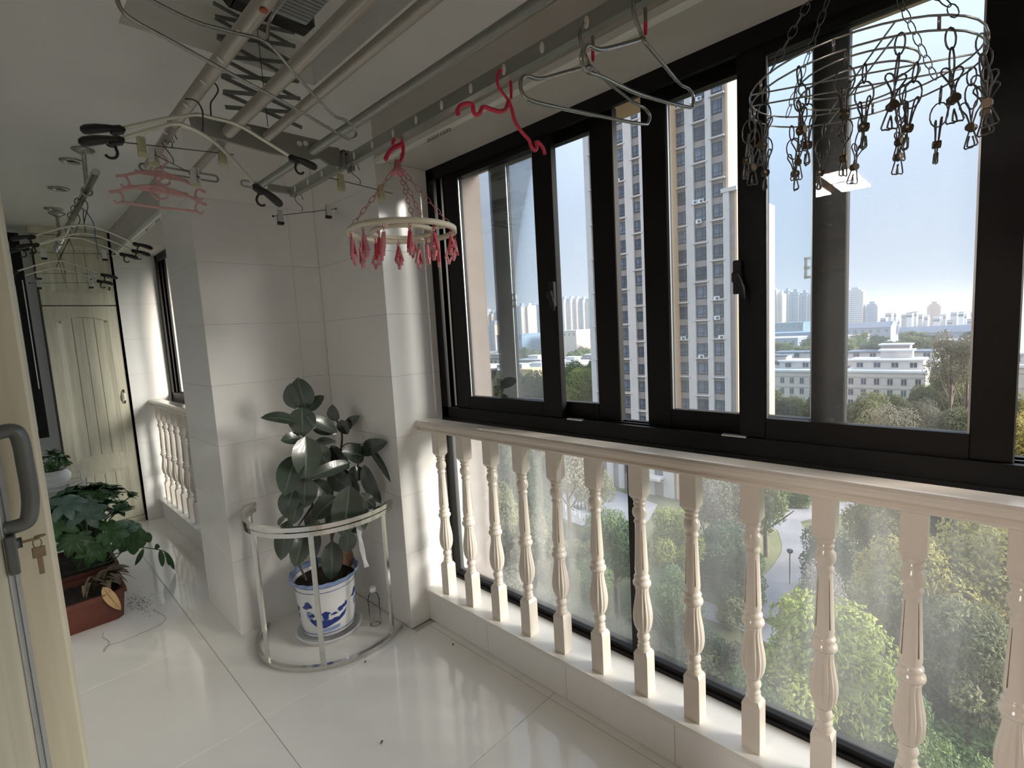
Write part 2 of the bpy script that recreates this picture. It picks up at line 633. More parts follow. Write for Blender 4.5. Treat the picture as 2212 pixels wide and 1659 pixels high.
def window(name, dx, ya, yb, sashes, mulls, label, dep=1.0):
    w = empty(name, (XW + dx, (ya + yb) / 2, 1.1))
    struct(w, label, 'window')
    X = XW + dx
    m_ = MB()
    for (xa, xb, d) in ((0, .020, .05), (.020, .048, .022), (.048, .060, .05), (.060, .088, .022), (.088, .112, .05)):
        xa, xb = xa * dep, xb * dep
        m_.box(X + xa, X + xb, yb - d, yb, 1.03, 2.33)
        m_.box(X + xa, X + xb, ya, ya + d, 1.03, 2.33)
        m_.box(X + xa, X + xb, ya, yb, 2.207 if xa == 0 else (2.240 if xb < .07 else 2.272), 2.33)
        m_.box(X + xa, X + xb, ya, yb, 1.03, 1.038 + d * 0.95)
    kid(m_.build('frame', 'black_alu'), w)
    m_ = MB()
    m_.box(X - .012, X + .05, ya, yb, .172, .186).box(X, X + .045, ya, yb, .186, .205).box(X - .004, X + .05, ya, yb, .985, 1.03)
    m_.box(X, X + .045, yb - .036, yb, .205, .985).box(X, X + .045, ya, ya + .036, .205, .985)
    for y in mulls:
        m_.box(X, X + .045, y - .017, y + .017, .205, .985)
    kid(m_.build('lower_frame', 'black_alu'), w)
    ed = [yb - .036] + mulls + [ya + .036]
    for i in range(len(ed) - 1):
        kid(MB().box(X + .020, X + .026, ed[i + 1], ed[i], .205, .985).build('lower_pane', 'pane_milky', None, (X, (ed[i] + ed[i + 1]) / 2, .6)), w)
    for (yh, yl, tr, sh, sl, lat) in sashes:
        xa = X + (0.012 if tr == 0 else 0.056) * dep
        xb = xa + 0.036 * dep
        zb, zt = 1.085, 2.236
        m_ = MB()
        m_.cbox(xa, xb, yh - sh, yh, zb, zt, .003).cbox(xa, xb, yl, yl + sl, zb, zt, .003)
        m_.box(xa + .001, xb - .001, yl + sl, yh - sh, zb, 1.147).box(xa + .001, xb - .001, yl + sl, yh - sh, 2.178, zt)
        # silvery glazing bead on both stiles
        m_.box(xa + .006, xa + .012, yl + sl, yl + sl + .004, 1.147, 2.178, 1).box(xa + .006, xa + .012, yh - sh - .004, yh - sh, 1.147, 2.178, 1)
        s = kid(m_.build('sash', ['black_alu', 'bright_alu'], None, (xa, (yh + yl) / 2, 1.65)), w)
        pane = MB().box(xa + .015, xa + .021, yl + sl, yh - sh, 1.147, 2.178).build('pane', 'pane_dusty', None, (xa, (yh + yl) / 2, 1.65))
        pane.parent = s
        pane.location = (0, 0, 0)
        if lat == 'L':
            inst(LATCH, 'latch', s, (0, yl + 0.012 - (yh + yl) / 2, 1.585 - 1.65))
        elif lat == 'H':
            inst(LATCH, 'latch', s, (0, yh - 0.004 - (yh + yl) / 2, 1.57 - 1.65))
        elif lat == 'KH':
            inst(KEEP, 'latch_keeper', s, (0.01, yh - sh - (yh + yl) / 2, 1.59 - 1.65))
        elif lat == 'KL':
            inst(KEEP, 'latch_keeper', s, (0.01, yl + sl - (yh + yl) / 2, 1.585 - 1.65), (math.pi, 0, 0))
    return w


NEAR_S = [(1.935, 1.269, 0, .098, .098, 'L'), (1.668, 1.017, 1, .10, .10, 'KH'), (.903, .296, 1, .092, .083, 'KL'),
          (.566, -.042, 0, .078, .078, 'H'), (-.30, -.95, 1, .09, .09, ''), (-.82, -1.46, 0, .09, .09, ''), (-1.35, -2.0, 1, .09, .09, '')]
w1 = window('window_1', 0, YN + .1, Y1, NEAR_S, [0.948, -0.15, -1.2], 'wide black aluminium sliding window of the near bay')
FAR_S = [(4.95, 4.30, 1, .05, .08, ''), (4.48, 3.95, 0, .08, .09, ''), (4.05, 3.30, 1, .09, .09, '')]
w2 = window('window_2', DX, YP1, YE, FAR_S, [4.2], 'black sliding window of the far bay behind the pillar', 0.62)
for (x, y) in ((1238, 905), (1580, 941)):
    p = px(x, y, 0, XW)
    kid(MB().cbox(p.x - .004, p.x + .014, p.y - .045, p.y + .03, 1.084, 1.09, .001).build('track_stopper', 'bright_alu'), w1)


# ------------------------------------------------------------------ balustrades
def baluster_mesh():
    s = 0.0255
    m_ = MB()

    def block(z0, z1, c0, c1):
        """square block, its ends chamfered down to an octagon-like neck"""
        rings = []
        for z, k, cut in ((z0, 1 - c0, 1), (z0 + (0.012 if c0 else 0), 1, 0), (z1 - (0.012 if c1 else 0), 1, 0), (z1, 1 - c1, 1)):
            q = s * k
            rings.append([(q, q, z), (-q, q, z), (-q, -q, z), (q, -q, z)])
        V = [p for r in rings for p in r]
        F = []
        for i in range(3):
            for j in range(4):
                F.append((i * 4 + j, i * 4 + (j + 1) % 4, i * 4 + 4 + (j + 1) % 4, i * 4 + 4 + j))
        F += [(3, 2, 1, 0), (12, 13, 14, 15)]
        m_.add(V, F)
    block(0.172, 0.330, 0, 0.25)
    block(0.872, 0.988, 0.25, 0)
    prof = [(.019, .328), (.0215, .334), (.022, .340), (.0185, .345), (.019, .349), (.0205, .353), (.017, .358), (.0165, .362),
            (.020, .368), (.0222, .376), (.020, .385), (.0165, .391), (.017, .395)]
    m_.lathe(prof, 20)
    vase = [(.018, .394), (.023, .402), (.0275, .418), (.0305, .438), (.031, .458), (.029, .480), (.0255, .503), (.022, .525), (.0205, .540), (.022, .553), (.0265, .563)]
    m_.lathe(vase, 56, mod=lambda r, z, a: r * (1 + 0.085 * math.cos(14 * a) * min(1, max(0, (z - .40) / .02)) * min(1, max(0, (.562 - z) / .02))))
    prof = [(.0265, .562), (.030, .566), (.0312, .572), (.030, .578), (.0255, .582), (.0245, .587), (.0265, .592), (.0262, .597), (.0215, .600), (.0205, .604),
            (.0225, .610), (.0235, .620), (.0228, .640), (.0205, .700), (.0178, .776), (.0178, .782), (.021, .787), (.021, .792), (.0175, .796), (.0175, .802),
            (.0235, .811), (.0255, .822), (.0235, .834), (.018, .841), (.0175, .845), (.021, .849), (.021, .854), (.018, .857), (.018, .860), (.0225, .864), (.0225, .870), (.019, .874)]
    m_.lathe(prof, 24)
    # thin dark brown grooves down the tapering column
    for k in range(4):
        a = math.pi / 4 + k * math.pi / 2
        P = []
        for z in (.628, .68, .73, .765):
            r = .0236 - (z - .62) * .0375 - .0005
            P.append((r * math.cos(a), r * math.sin(a), z))
        m_.tube(P, [.0016, .0011, .0011, .0008], 5, mi=1)
    return m_.mesh('baluster', ['cream_stone', 'groove_brown'])


BAL = baluster_mesh()


def balustrade(dx, ya, yb, ys_, label):
    X = 1.447 + dx
    b = empty('balustrade', (X, (ya + yb) / 2, 0.172))
    tag(b, label, 'balustrade', 'stone balustrades of the balcony')
    half = [(.024, .985), (.034, .988), (.036, .995), (.030, 1.001), (.034, 1.006), (.044, 1.012), (.047, 1.022), (.046, 1.032), (.040, 1.0395), (.032, 1.041)]
    poly = [(X - h, z) for h, z in half] + [(X + h, z) for h, z in reversed(half)]
    m_ = MB()
    n = len(poly)
    V = [(x, yb, z) for x, z in poly] + [(x, ya, z) for x, z in poly]
    F = [(i, (i + 1) % n, n + (i + 1) % n, n + i)[::-1] for i in range(n)]
    m_.add(V, F, 0, False)
    m_.face([i for i in range(n)])
    m_.face([n + i for i in range(n)][::-1])
    kid(m_.build('handrail', 'cream_stone'), b)
    for y in ys_:
        o = inst(BAL, 'baluster', b, (0, y - (ya + yb) / 2, -0.172))
    return b


balustrade(0, YN, Y1, [1.925 - .1805 * k for k in range(22)], 'cream stone balustrade in front of the wide near window')
balustrade(DX, YP1, YE, [5.10 - .1805 * k for k in range(10)], 'cream stone balustrade of the far bay behind the pillar')
# ------------------------------------------------------------------ outside: ground, paths, haze
GZ = -28.0
mat('grass', (0.095, 0.11, 0.055), 0.95, var=0.35, scale=0.12, col2=(0.16, 0.16, 0.085), bump=0.6, bscale=3)
mat('lawn', (0.20, 0.21, 0.105), 0.95, var=0.2, scale=0.3, bump=0.4, bscale=4)
mat('paving', (0.26, 0.26, 0.285), 0.8, var=0.08, scale=0.6)
mat('kerbstone', (0.52, 0.50, 0.48), 0.85, var=0.1, scale=2)
mat('city_ground', (0.30, 0.31, 0.28), 0.95, var=0.25, scale=0.02)
random.seed(7)

g_ = MB().box(10, 420, -160, 420, GZ - 1, GZ).build('ground_park', 'grass')
struct(g_, 'olive grass of the park far below the window', 'ground')
g_ = MB().box(420, 2600, -900, 2400, GZ - 1.2, GZ - 0.2).build('ground_city', 'city_ground')
struct(g_, 'hazy ground of the distant city', 'ground')


def ribbon(name, pts, w, z, matn, label, cat):
    P = smooth_path([Vector((p.x, p.y, 0)) for p in pts], 6)
    L, R_ = [], []
    for i in range(len(P)):
        d = (P[min(i + 1, len(P) - 1)] - P[max(i - 1, 0)]).normalized()
        nrm = Vector((-d.y, d.x, 0)) * (w / 2)
        L.append(P[i] + nrm)
        R_.append(P[i] - nrm)
    m_ = MB()
    V = []
    for a, b in zip(L, R_):
        V += [(a.x, a.y, z), (b.x, b.y, z), (a.x, a.y, z - .3), (b.x, b.y, z - .3)]
    F = []
    for i in range(len(P) - 1):
        k = 4 * i
        F += [(k, k + 1, k + 5, k + 4), (k, k + 4, k + 6, k + 2), (k + 1, k + 3, k + 7, k + 5)]
    m_.add(V, F)
    o = m_.build(name, matn)
    return struct(o, label, cat)


G = lambda x, y: px(x, y, 2, GZ)
lawn = MB().prism([Vector((p.x, p.y, GZ - .2)) for p in (G(1590, 1320), G(1640, 1150), G(1690, 1130), G(1860, 1130), G(1830, 1260), G(1690, 1320))], (0, 0, 0.23)).build('lawn', 'lawn')
struct(lawn, 'mown lawn beside the winding park path', 'lawn')
ribbon('path_winding', [G(1630, 1330), G(1675, 1265), G(1705, 1230), G(1722, 1185), G(1700, 1125), G(1690, 1090)], 3.4, GZ + .06, 'paving', 'pale grey path winding through the park', 'path')
ribbon('path_cross', [G(1650, 1135), G(1720, 1112), G(1790, 1102), G(1880, 1092)], 4.2, GZ + .05, 'paving', 'pale grey cross path beyond the lawn', 'path')
ribbon('path_lower', [G(1500, 1310), G(1560, 1330), G(1620, 1350), G(1700, 1400)], 3.0, GZ + .06, 'paving', 'pale path with a low brick edge near the tower', 'path')
m = MB().prism([Vector((p.x, p.y, GZ - .2)) for p in (G(1215, 1120), G(1215, 1060), G(1300, 1050), G(1420, 1090), G(1400, 1125), G(1290, 1150))], (0, 0, 0.25))
struct(m.build('forecourt', 'paving'), 'grey paved forecourt at the foot of the tower', 'pavement')

# ------------------------------------------------------------------ apartment tower opposite
mat('tower_stone', (0.62, 0.575, 0.535), 0.8, var=0.05, scale=0.5)
mat('tower_panel', (0.33, 0.285, 0.26), 0.75, var=0.08, scale=0.8)
mat('tower_sunlit', (0.70, 0.47, 0.29), 0.8, var=0.04, scale=0.5)  # warm tint of sunlight put into the side wall colour
mat('tower_glass', (0.10, 0.125, 0.16), 0.12, var=0.4, scale=0.9, rand=0.5, spec=0.8)
mat('tower_frame', (0.055, 0.05, 0.05), 0.5, var=0.1, scale=5)
mat('ac_white', (0.75, 0.76, 0.76), 0.5, var=0.04, scale=9)
mat('dark_metal', (0.05, 0.05, 0.055), 0.5, var=0.2, scale=9)
FH, TOP = 3.0, 46.0
tw = empty('apartment_tower', (80, 40, GZ))
tag(tw, 'tall beige and grey stone apartment tower seen through the open sash gap', 'building')


def tpart(mb, name, mats):
    return kid(mb.build(name, mats), tw)


XF2, XF1 = 78.0, 76.3
ya, yb, yc = 28.0, 37.4, 53.2
tpart(MB().box(XF2 + .35, 96, ya + .3, yb, GZ, 20.5).box(XF2 + .35, 96, ya + 1.5, yb, 20.5, TOP), 'wing_wall', 'tower_panel')
tpart(MB().box(XF1 + .35, 96, yb, yc, GZ, TOP), 'wing_wall', 'tower_panel')
tpart(MB().box(XF1 + .2, XF2 + .4, yb - .25, yb + .05, GZ, TOP), 'side_wall', 'tower_sunlit')
tpart(MB().box(XF2 + .3, 96, ya, ya + .32, GZ, 20.5).box(XF2 + .3, 96, ya + 1.2, ya + 1.52, 20.5, TOP), 'side_wall', 'tower_sunlit')


def yaz(x, X):
    d = ray(x, 600)
    return d.y / d.x * X


# columns of windows (left px, right px) on each wing
cols = [(1461, 1484, XF2), (1501, 1527, XF2), (1539, 1563, XF2), (1334, 1354, XF1), (1371, 1387, XF1), (1281, 1296, XF1), (1402, 1422, XF1)]
pil_px = [(1484, 1501, XF2), (1527, 1539, XF2), (1563, 1576, XF2), (1322, 1334, XF1), (1354, 1371, XF1), (1387, 1402, XF1), (1422, 1446, XF1), (1270, 1281, XF1), (1296, 1310, XF1)]
for (l, r, X) in pil_px:
    y1_, y0_ = yaz(l, X), yaz(r, X)
    tpart(MB().box(X, X + .5, y0_, y1_, GZ, TOP if l != 1563 else 20.5), 'pilaster', 'tower_stone')


def win_mesh(w, h):
    m_ = MB()
    m_.box(-.06, .12, -w / 2, w / 2, 0, h, 0)
    hw = w / 2 - .12
    for (a, b) in ((-hw, -hw / 3 - .05), (-hw / 3 + .05, hw)):
        m_.add([(-.065, a, .62), (-.065, b, .62), (-.065, b, h - .12), (-.065, a, h - .12)], [(0, 3, 2, 1)], 1)
        m_.add([(-.065, a, .12), (-.065, b, .12), (-.065, b, .52), (-.065, a, .52)], [(0, 3, 2, 1)], 1)
    return m_.mesh('window', ['tower_frame', 'tower_glass'])


def ac_mesh():
    m_ = MB()
    m_.cbox(-.38, 0, -.42, .42, 0, .62, .03, 0)
    m_.lathe([(.22, 0), (.22, .012), (.05, .012)], 14, mi=1, M=Matrix.Translation((-.381, -.12, .31)) @ Matrix.Rotation(-math.pi / 2, 4, 'Y'))
    m_.box(-.40, -.38, -.12 - .02, -.12 + .02, .10, .52, 0)
    m_.box(-.34, 0, -.36, -.32, -.06, 0, 1).box(-.34, 0, .32, .36, -.06, 0, 1)
    return m_.mesh('air_conditioner', ['ac_white', 'dark_metal'])


AC = ac_mesh()
ledge = {}
for ci, (l, r, X) in enumerate(cols):
    y1_, y0_ = yaz(l, X), yaz(r, X)
    wd = abs(y1_ - y0_) - .25
    WM = win_mesh(wd, 1.95 if ci != 4 else 1.7)
    cy = (y0_ + y1_) / 2
    LM = MB().box(-.22, .4, -(abs(y1_ - y0_)) / 2 - .3, abs(y1_ - y0_) / 2 + .3, -.09, .09).mesh('ledge', 'tower_stone')
    for fl in range(0, 24):
        z = GZ + 2.2 + fl * FH
        o = kid(inst(WM, 'window', None, (X + .33, cy, z + .75)), tw)
        if fl % 2 == (ci % 2):
            kid(inst(LM, 'ledge', None, (X + .1, cy, z + .35)), tw)
        if random.random() < (0.30 if ci in (1, 2) else 0.05) and fl > 3:
            n_ac = random.choice((1, 2, 2)) if ci == 1 else 1
            off = random.uniform(-.5, .5)
            for q in range(n_ac):
                kid(inst(AC, 'air_conditioner', None, (X + .2, cy + off + q * .95, z + .30)), tw)
SWM = win_mesh(1.3, 1.6)
for fl in range(3, 16):
    for xx in (80.5, 84.5, 88.5):
        kid(inst(SWM, 'window', None, (xx, ya + .02, GZ + 2.8 + fl * FH), (0, 0, math.pi / 2)), tw)
tpart(MB().box(XF2 - .1, XF2 + .5, ya - .1, ya + 2.2, 20.3, 20.9), 'cornice', 'tower_stone')
# entrance canopy and notice plate at the foot
tpart(MB().box(74.2, 76.4, 39.5, 44.5, GZ + 3.2, GZ + 3.6), 'canopy', 'tower_stone')
p = G(1428, 1070)
mat('plate_white', (0.85, 0.85, 0.85), 0.6, var=0.02)
tpart(MB().box(p.x - .1, p.x, p.y - .7, p.y + .7, GZ + 1.3, GZ + 2.6).box(p.x - .06, p.x, p.y - .04, p.y + .04, GZ, GZ + 1.4), 'notice_plate', 'plate_white')

# ------------------------------------------------------------------ low housing blocks
mat('block_wall', (0.62, 0.57, 0.53), 0.85, var=0.06, scale=0.5)
mat('block_band', (0.56, 0.51, 0.47), 0.85, var=0.06, scale=0.5)
mat('roof_white', (0.68, 0.70, 0.73), 0.7, var=0.05, scale=0.5)
mat('roof_dark', (0.14, 0.16, 0.20), 0.75, var=0.1, scale=0.5)
mat('block_glass', (0.09, 0.11, 0.14), 0.15, var=0.3, scale=2.0, rand=0.4, spec=0.8)


def bwin(w, h):
    m_ = MB().box(-.08, .1, -w / 2 - .1, w / 2 + .1, -.1, h + .1, 0)
    m_.add([(-.085, -w / 2, 0), (-.085, w / 2, 0), (-.085, w / 2, h), (-.085, -w / 2, h)], [(0, 3, 2, 1)], 1)
    m_.box(-.1, -.08, -.05, .05, 0, h, 0)
    return m_.mesh('window', ['block_band', 'block_glass'])


def block(name, label, pxl, pxr, D, depth, ztop, wins, rows, steps, group='beige low housing blocks beyond the park', wall='block_wall'):
    dl, dr = ray(pxl, 800), ray(pxr, 800)
    y1_, y0_ = dl.y / dl.x * D, dr.y / dr.x * D
    b = empty(name, (D, (y0_ + y1_) / 2, GZ))
    tag(b, label, 'building', group)
    kid(MB().box(D, D + depth, y0_, y1_, GZ, ztop).build('wall', wall), b)
    kid(MB().box(D - .25, D + depth, y0_ - .25, y1_ + .25, ztop - .1, ztop + .5).build('parapet', 'roof_white'), b)
    for k in range(2):
        kid(MB().box(D - .12, D, y0_, y1_, ztop - 1.4 - 3.1 * k, ztop - 1.1 - 3.1 * k).build('stone_band', 'block_band'), b)
    wm = bwin((y1_ - y0_) / wins * .38, 1.7)
    for r_ in range(rows):
        for i in range(wins):
            kid(inst(wm, 'window', None, (D, y0_ + (i + .5) * (y1_ - y0_) / wins, ztop - 3.4 - r_ * 3.1)), b)
    for (fx, fa, fb, h, mt) in steps:       # set-back roof storeys
        ysa, ysb = y0_ + (y1_ - y0_) * fa, y0_ + (y1_ - y0_) * fb
        kid(MB().box(D + fx, D + depth - .4, ysa, ysb, ztop, ztop + h).build('roof_storey', wall), b)
        kid(MB().box(D + fx - .8, D + depth, ysa - .5, ysb + .5, ztop + h, ztop + h + .35).build('roof_slab', mt), b)
        wm2 = bwin(1.5, 1.3)
        nn = max(1, int((ysb - ysa) / 4))
        for i in range(nn):
            kid(inst(wm2, 'window', None, (D + fx, ysa + (i + .5) * (ysb - ysa) / nn, ztop + h * .35)), b)
    return b


block('apartment_block', 'low beige stone block with stepped roofs left of the tall dark tree group', 1825, 2000, 168, 12, -15.3, 6, 4, [(4, .05, .95, 3.0, 'roof_white'), (8, .2, .6, 5.4, 'roof_white')])
block('apartment_block', 'longer beige block standing behind the stepped block', 1822, 2024, 186, 12, -13.6, 9, 3, [(3, .02, .97, 2.4, 'roof_dark'), (6, .3, .62, 4.4, 'roof_white')])
block('apartment_block', 'low beige block left of the dark mullion of the near sash', 1640, 1765, 160, 12, -14.6, 6, 4, [(4, .1, .7, 2.6, 'roof_white'), (6, .62, .98, 4.0, 'roof_dark')])
block('apartment_block', 'rear beige block with dark flat roofs behind the left low block', 1652, 1800, 184, 12, -13.2, 7, 3, [(3, .2, .9, 2.2, 'roof_dark')])
block('apartment_block', 'beige block glimpsed at the far right edge of the window', 2150, 2300, 150, 12, -12.0, 5, 4, [(3, .1, .9, 2.6, 'roof_white')])

# row houses under the left skyline
mat('villa_wall', (0.52, 0.50, 0.48), 0.85, var=0.1, scale=0.4, rand=0.25)
mat('villa_yellow', (0.72, 0.55, 0.30), 0.85, var=0.05, scale=0.5)
k_ = 0
for (x, y, D, wpx, h, rf) in ((1060, 842, 150, 50, 8, 'roof_white'), (1062, 815, 195, 60, 9, 'roof_white'), (1085, 790, 240, 60, 10, 'roof_white'), (1065, 775, 290, 60, 10, 'roof_dark'),
                              (1140, 812, 190, 44, 10, 'roof_dark'), (1150, 796, 225, 70, 10, 'roof_white'), (1145, 778, 275, 60, 10, 'roof_white'), (1190, 790, 245, 60, 10, 'roof_dark'),
                              (1235, 800, 215, 56, 9, 'roof_dark'), (1225, 782, 262, 60, 10, 'roof_white'), (1270, 776, 285, 60, 10, 'roof_dark'), (1215, 808, 180, 34, 8, 'roof_white'),
                              (1110, 800, 212, 50, 9, 'roof_dark'), (1040, 800, 230, 50, 9, 'roof_dark')):
    c = far(x, y, D)
    wd = wpx / FPX * D
    b = empty('row_house', (c.x, c.y, GZ))
    tag(b, 'small grey row house with a flat pale or dark roof under the left skyline', 'house', 'row houses under the left skyline')
    zt = c.z
    kid(MB().box(c.x, c.x + 9, c.y - wd / 2, c.y + wd / 2, GZ, zt).build('wall', 'villa_wall'), b)
    kid(MB().box(c.x - 1, c.x + 10, c.y - wd / 2 - .8, c.y + wd / 2 + .8, zt, zt + .5).build('roof', rf), b)
    kid(MB().box(c.x + 3, c.x + 8, c.y - wd * .2, c.y + wd * .25, zt + .5, zt + 2.2).build('roof_storey', 'villa_wall'), b)
    kid(MB().box(c.x + 2.4, c.x + 8.6, c.y - wd * .2 - .5, c.y + wd * .25 + .5, zt + 2.2, zt + 2.5).build('roof_slab', 'roof_white'), b)
    wm = bwin(wd / 7, 1.7)
    for r_ in range(2):
        for i in range(4):
            kid(inst(wm, 'window', None, (c.x, c.y - wd / 2 + (i + .5) * wd / 4, zt - 2.8 - 3 * r_)), b)
c = far(1137, 800, 148)
b = empty('yellow_house', (c.x, c.y, GZ))
tag(b, 'small sunlit yellow house among the trees below the left panes', 'house')
kid(MB().box(c.x, c.x + 6, c.y - 2.6, c.y + 2.6, GZ, c.z).build('wall', 'villa_yellow'), b)
kid(MB().box(c.x - .5, c.x + 6.5, c.y - 3, c.y + 3, c.z, c.z + .4).build('roof', 'villa_yellow'), b)
kid(inst(bwin(1.0, 1.6), 'window', None, (c.x, c.y, c.z - 3)), b)

# ------------------------------------------------------------------ sheds and malls in the middle distance
mat('mall_blue', (0.17, 0.25, 0.36), 0.6, var=0.06, scale=0.05)
mat('mall_beige', (0.52, 0.47, 0.41), 0.8, var=0.05, scale=0.05, stretch=(1, 1, 0.02))
mat('mall_red', (0.55, 0.12, 0.10), 0.7, var=0.05)
mat('mall_teal', (0.11, 0.19, 0.24), 0.7, var=0.08, scale=0.05)
mat('shed_roof', (0.075, 0.10, 0.16), 0.7, var=0.1, scale=0.05)
mat('shed_wall', (0.20, 0.23, 0.30), 0.8, var=0.1, scale=0.05)


def shed(name, label, cat, l, r, yt, D, depth, wall, roof, gable=0.0, group=None):
    a, b_ = far(l, yt, D), far(r, yt, D)
    y0_, y1_ = min(a.y, b_.y), max(a.y, b_.y)
    z = (a.z + b_.z) / 2
    X = (a.x + b_.x) / 2
    o = empty(name, (X, (y0_ + y1_) / 2, GZ))
    tag(o, label, cat, group)
    kid(MB().box(X, X + depth, y0_, y1_, GZ, z).build('wall', wall), o)
    if gable:
        P = [(X - 1, y0_ - .5, z), (X + depth / 2, y0_ - .5, z + gable), (X + depth, y0_ - .5, z)]
        kid(MB().prism(P, (0, y1_ - y0_ + 1, 0)).build('roof', roof), o)
        kid(MB().prism([(X - 1.1, y0_ - .8, z), (X + depth / 2, y0_ - .8, z + gable + .6), (X + depth, y0_ - .8, z)], (0, .6, 0)).build('gable', 'roof_white'), o)
    else:
        kid(MB().box(X - .6, X + depth, y0_ - .6, y1_ + .6, z, z + .7).build('roof', roof), o)
    m_ = MB()
    n_ = max(3, int((y1_ - y0_) / 6))
    for i in range(n_):
        yy = y0_ + (i + .5) * (y1_ - y0_) / n_
        m_.box(X - .15, X, yy - 1.1, yy + 1.1, z - 5.0, z - 2.2)
    kid(m_.build('window_row', 'block_glass'), o)
    return o


shed('shopping_hall', 'wide blue shopping hall below the left skyline towers', 'building', 1046, 1152, 724, 560, 60, 'mall_blue', 'mall_blue')
shed('exhibition_hall', 'long pale beige hall below the skyline behind the second pane', 'building', 1155, 1265, 716, 540, 60, 'mall_beige', 'roof_white')
shed('red_fronted_shop', 'white shop with a red front right of the beige hall', 'building', 1264, 1330, 724, 500, 30, 'mall_red', 'roof_white')
shed('teal_hall', 'dark teal hall below the skyline towers in the near sash', 'building', 1640, 1738, 699, 640, 50, 'mall_teal', 'mall_teal')
shed('blue_hall', 'long light blue hall in front of the teal hall', 'building', 1640, 1800, 720, 560, 40, 'mall_blue', 'mall_blue')
shed('white_shed', 'low white roofed shed in front of the blue hall', 'building', 1650, 1726, 731, 520, 30, 'shed_wall', 'roof_white')
shed('dark_shed', 'dark blue roofed shed right of the sash mullion', 'building', 1822, 1925, 708, 620, 36, 'shed_wall', 'shed_roof', 5)
shed('dark_shed', 'long dark blue roofed shed near the right stile of the near sash', 'building', 1940, 2110, 718, 560, 36, 'shed_wall', 'shed_roof', 5)
shed('white_hall', 'long white roofed hall in front of the dark blue sheds', 'building', 1900, 2130, 737, 500, 24, 'shed_wall', 'roof_white')
shed('white_shed', 'small white shed in front of the left dark shed', 'building', 1828, 1870, 726, 500, 18, 'roof_white', 'roof_white')
random.seed(11)
mat('far_house', (0.50, 0.50, 0.54), 0.85, var=0.1, scale=0.02, rand=0.35)
for i in range(26):
    x = 1902 + i * 11 + random.uniform(-4, 4)
    shed('hillside_house', 'small grey house of the crowded rows on the right horizon', 'house', x, x + random.uniform(9, 14), 676 + random.uniform(-3, 20) * (1 if i % 2 else .6), 780 + 30 * (i % 5) + 2 * i, 20, 'far_house', random.choice(('shed_roof', 'roof_white', 'far_house')), group='houses on the right horizon')

# ------------------------------------------------------------------ skyline towers


def sky_mat(name, col, glass_c):
    m_, t, o = nt(name)
    b_ = t.nodes.new('ShaderNodeBsdfPrincipled')
    b_.inputs['Roughness'].default_value = 0.8
    tc = t.nodes.new('ShaderNodeTexCoord')
    w_ = t.nodes.new('ShaderNodeTexWave')
    w_.wave_type = 'BANDS'
    w_.bands_direction = 'Z'
    w_.inputs['Scale'].default_value = 0.105
    t.links.new(tc.outputs['Object'], w_.inputs[0])
    r_ = ramp(t, w_.outputs['Fac'], [(0.35, glass_c), (0.6, col)])
    t.links.new(r_.outputs[0], b_.inputs['Base Color'])
    t.links.new(b_.outputs[0], o.inputs[0])


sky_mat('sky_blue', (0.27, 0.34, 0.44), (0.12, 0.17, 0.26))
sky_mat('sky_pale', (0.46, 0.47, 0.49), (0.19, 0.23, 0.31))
mat('sky_cream', (0.50, 0.42, 0.35), 0.8, var=0.03)
sk = [(1043, 1054, 672, 'p'), (1055, 1066, 676, 'b'), (1067, 1083, 673, 'b'), (1046, 1078, 698, 'b'),
      (1112, 1131, 660, 'b'), (1132, 1143, 660, 'c'), (1143, 1154, 660, 'b'), (1155, 1172, 658, 'b'),
      (1206, 1222, 646, 'b'), (1223, 1236, 645, 'p'), (1237, 1248, 645, 'p'), (1249, 1263, 646, 'b'), (1264, 1281, 646, 'p'),
      (1658, 1679, 626, 'b'), (1679, 1691, 634, 'c'), (1692, 1705, 628, 'b'), (1706, 1727, 630, 'b'), (1728, 1745, 632, 'b'), (1746, 1765, 633, 'p'),
      (1826, 1866, 626, 'p'), (1868, 1897, 657, 'b'), (2003, 2033, 657, 'brown')]
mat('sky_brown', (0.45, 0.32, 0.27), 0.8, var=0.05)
sk_names = {0: 'leftmost pale', 19: 'tall pale slab', 20: 'short stepped', 21: 'brown brick'}
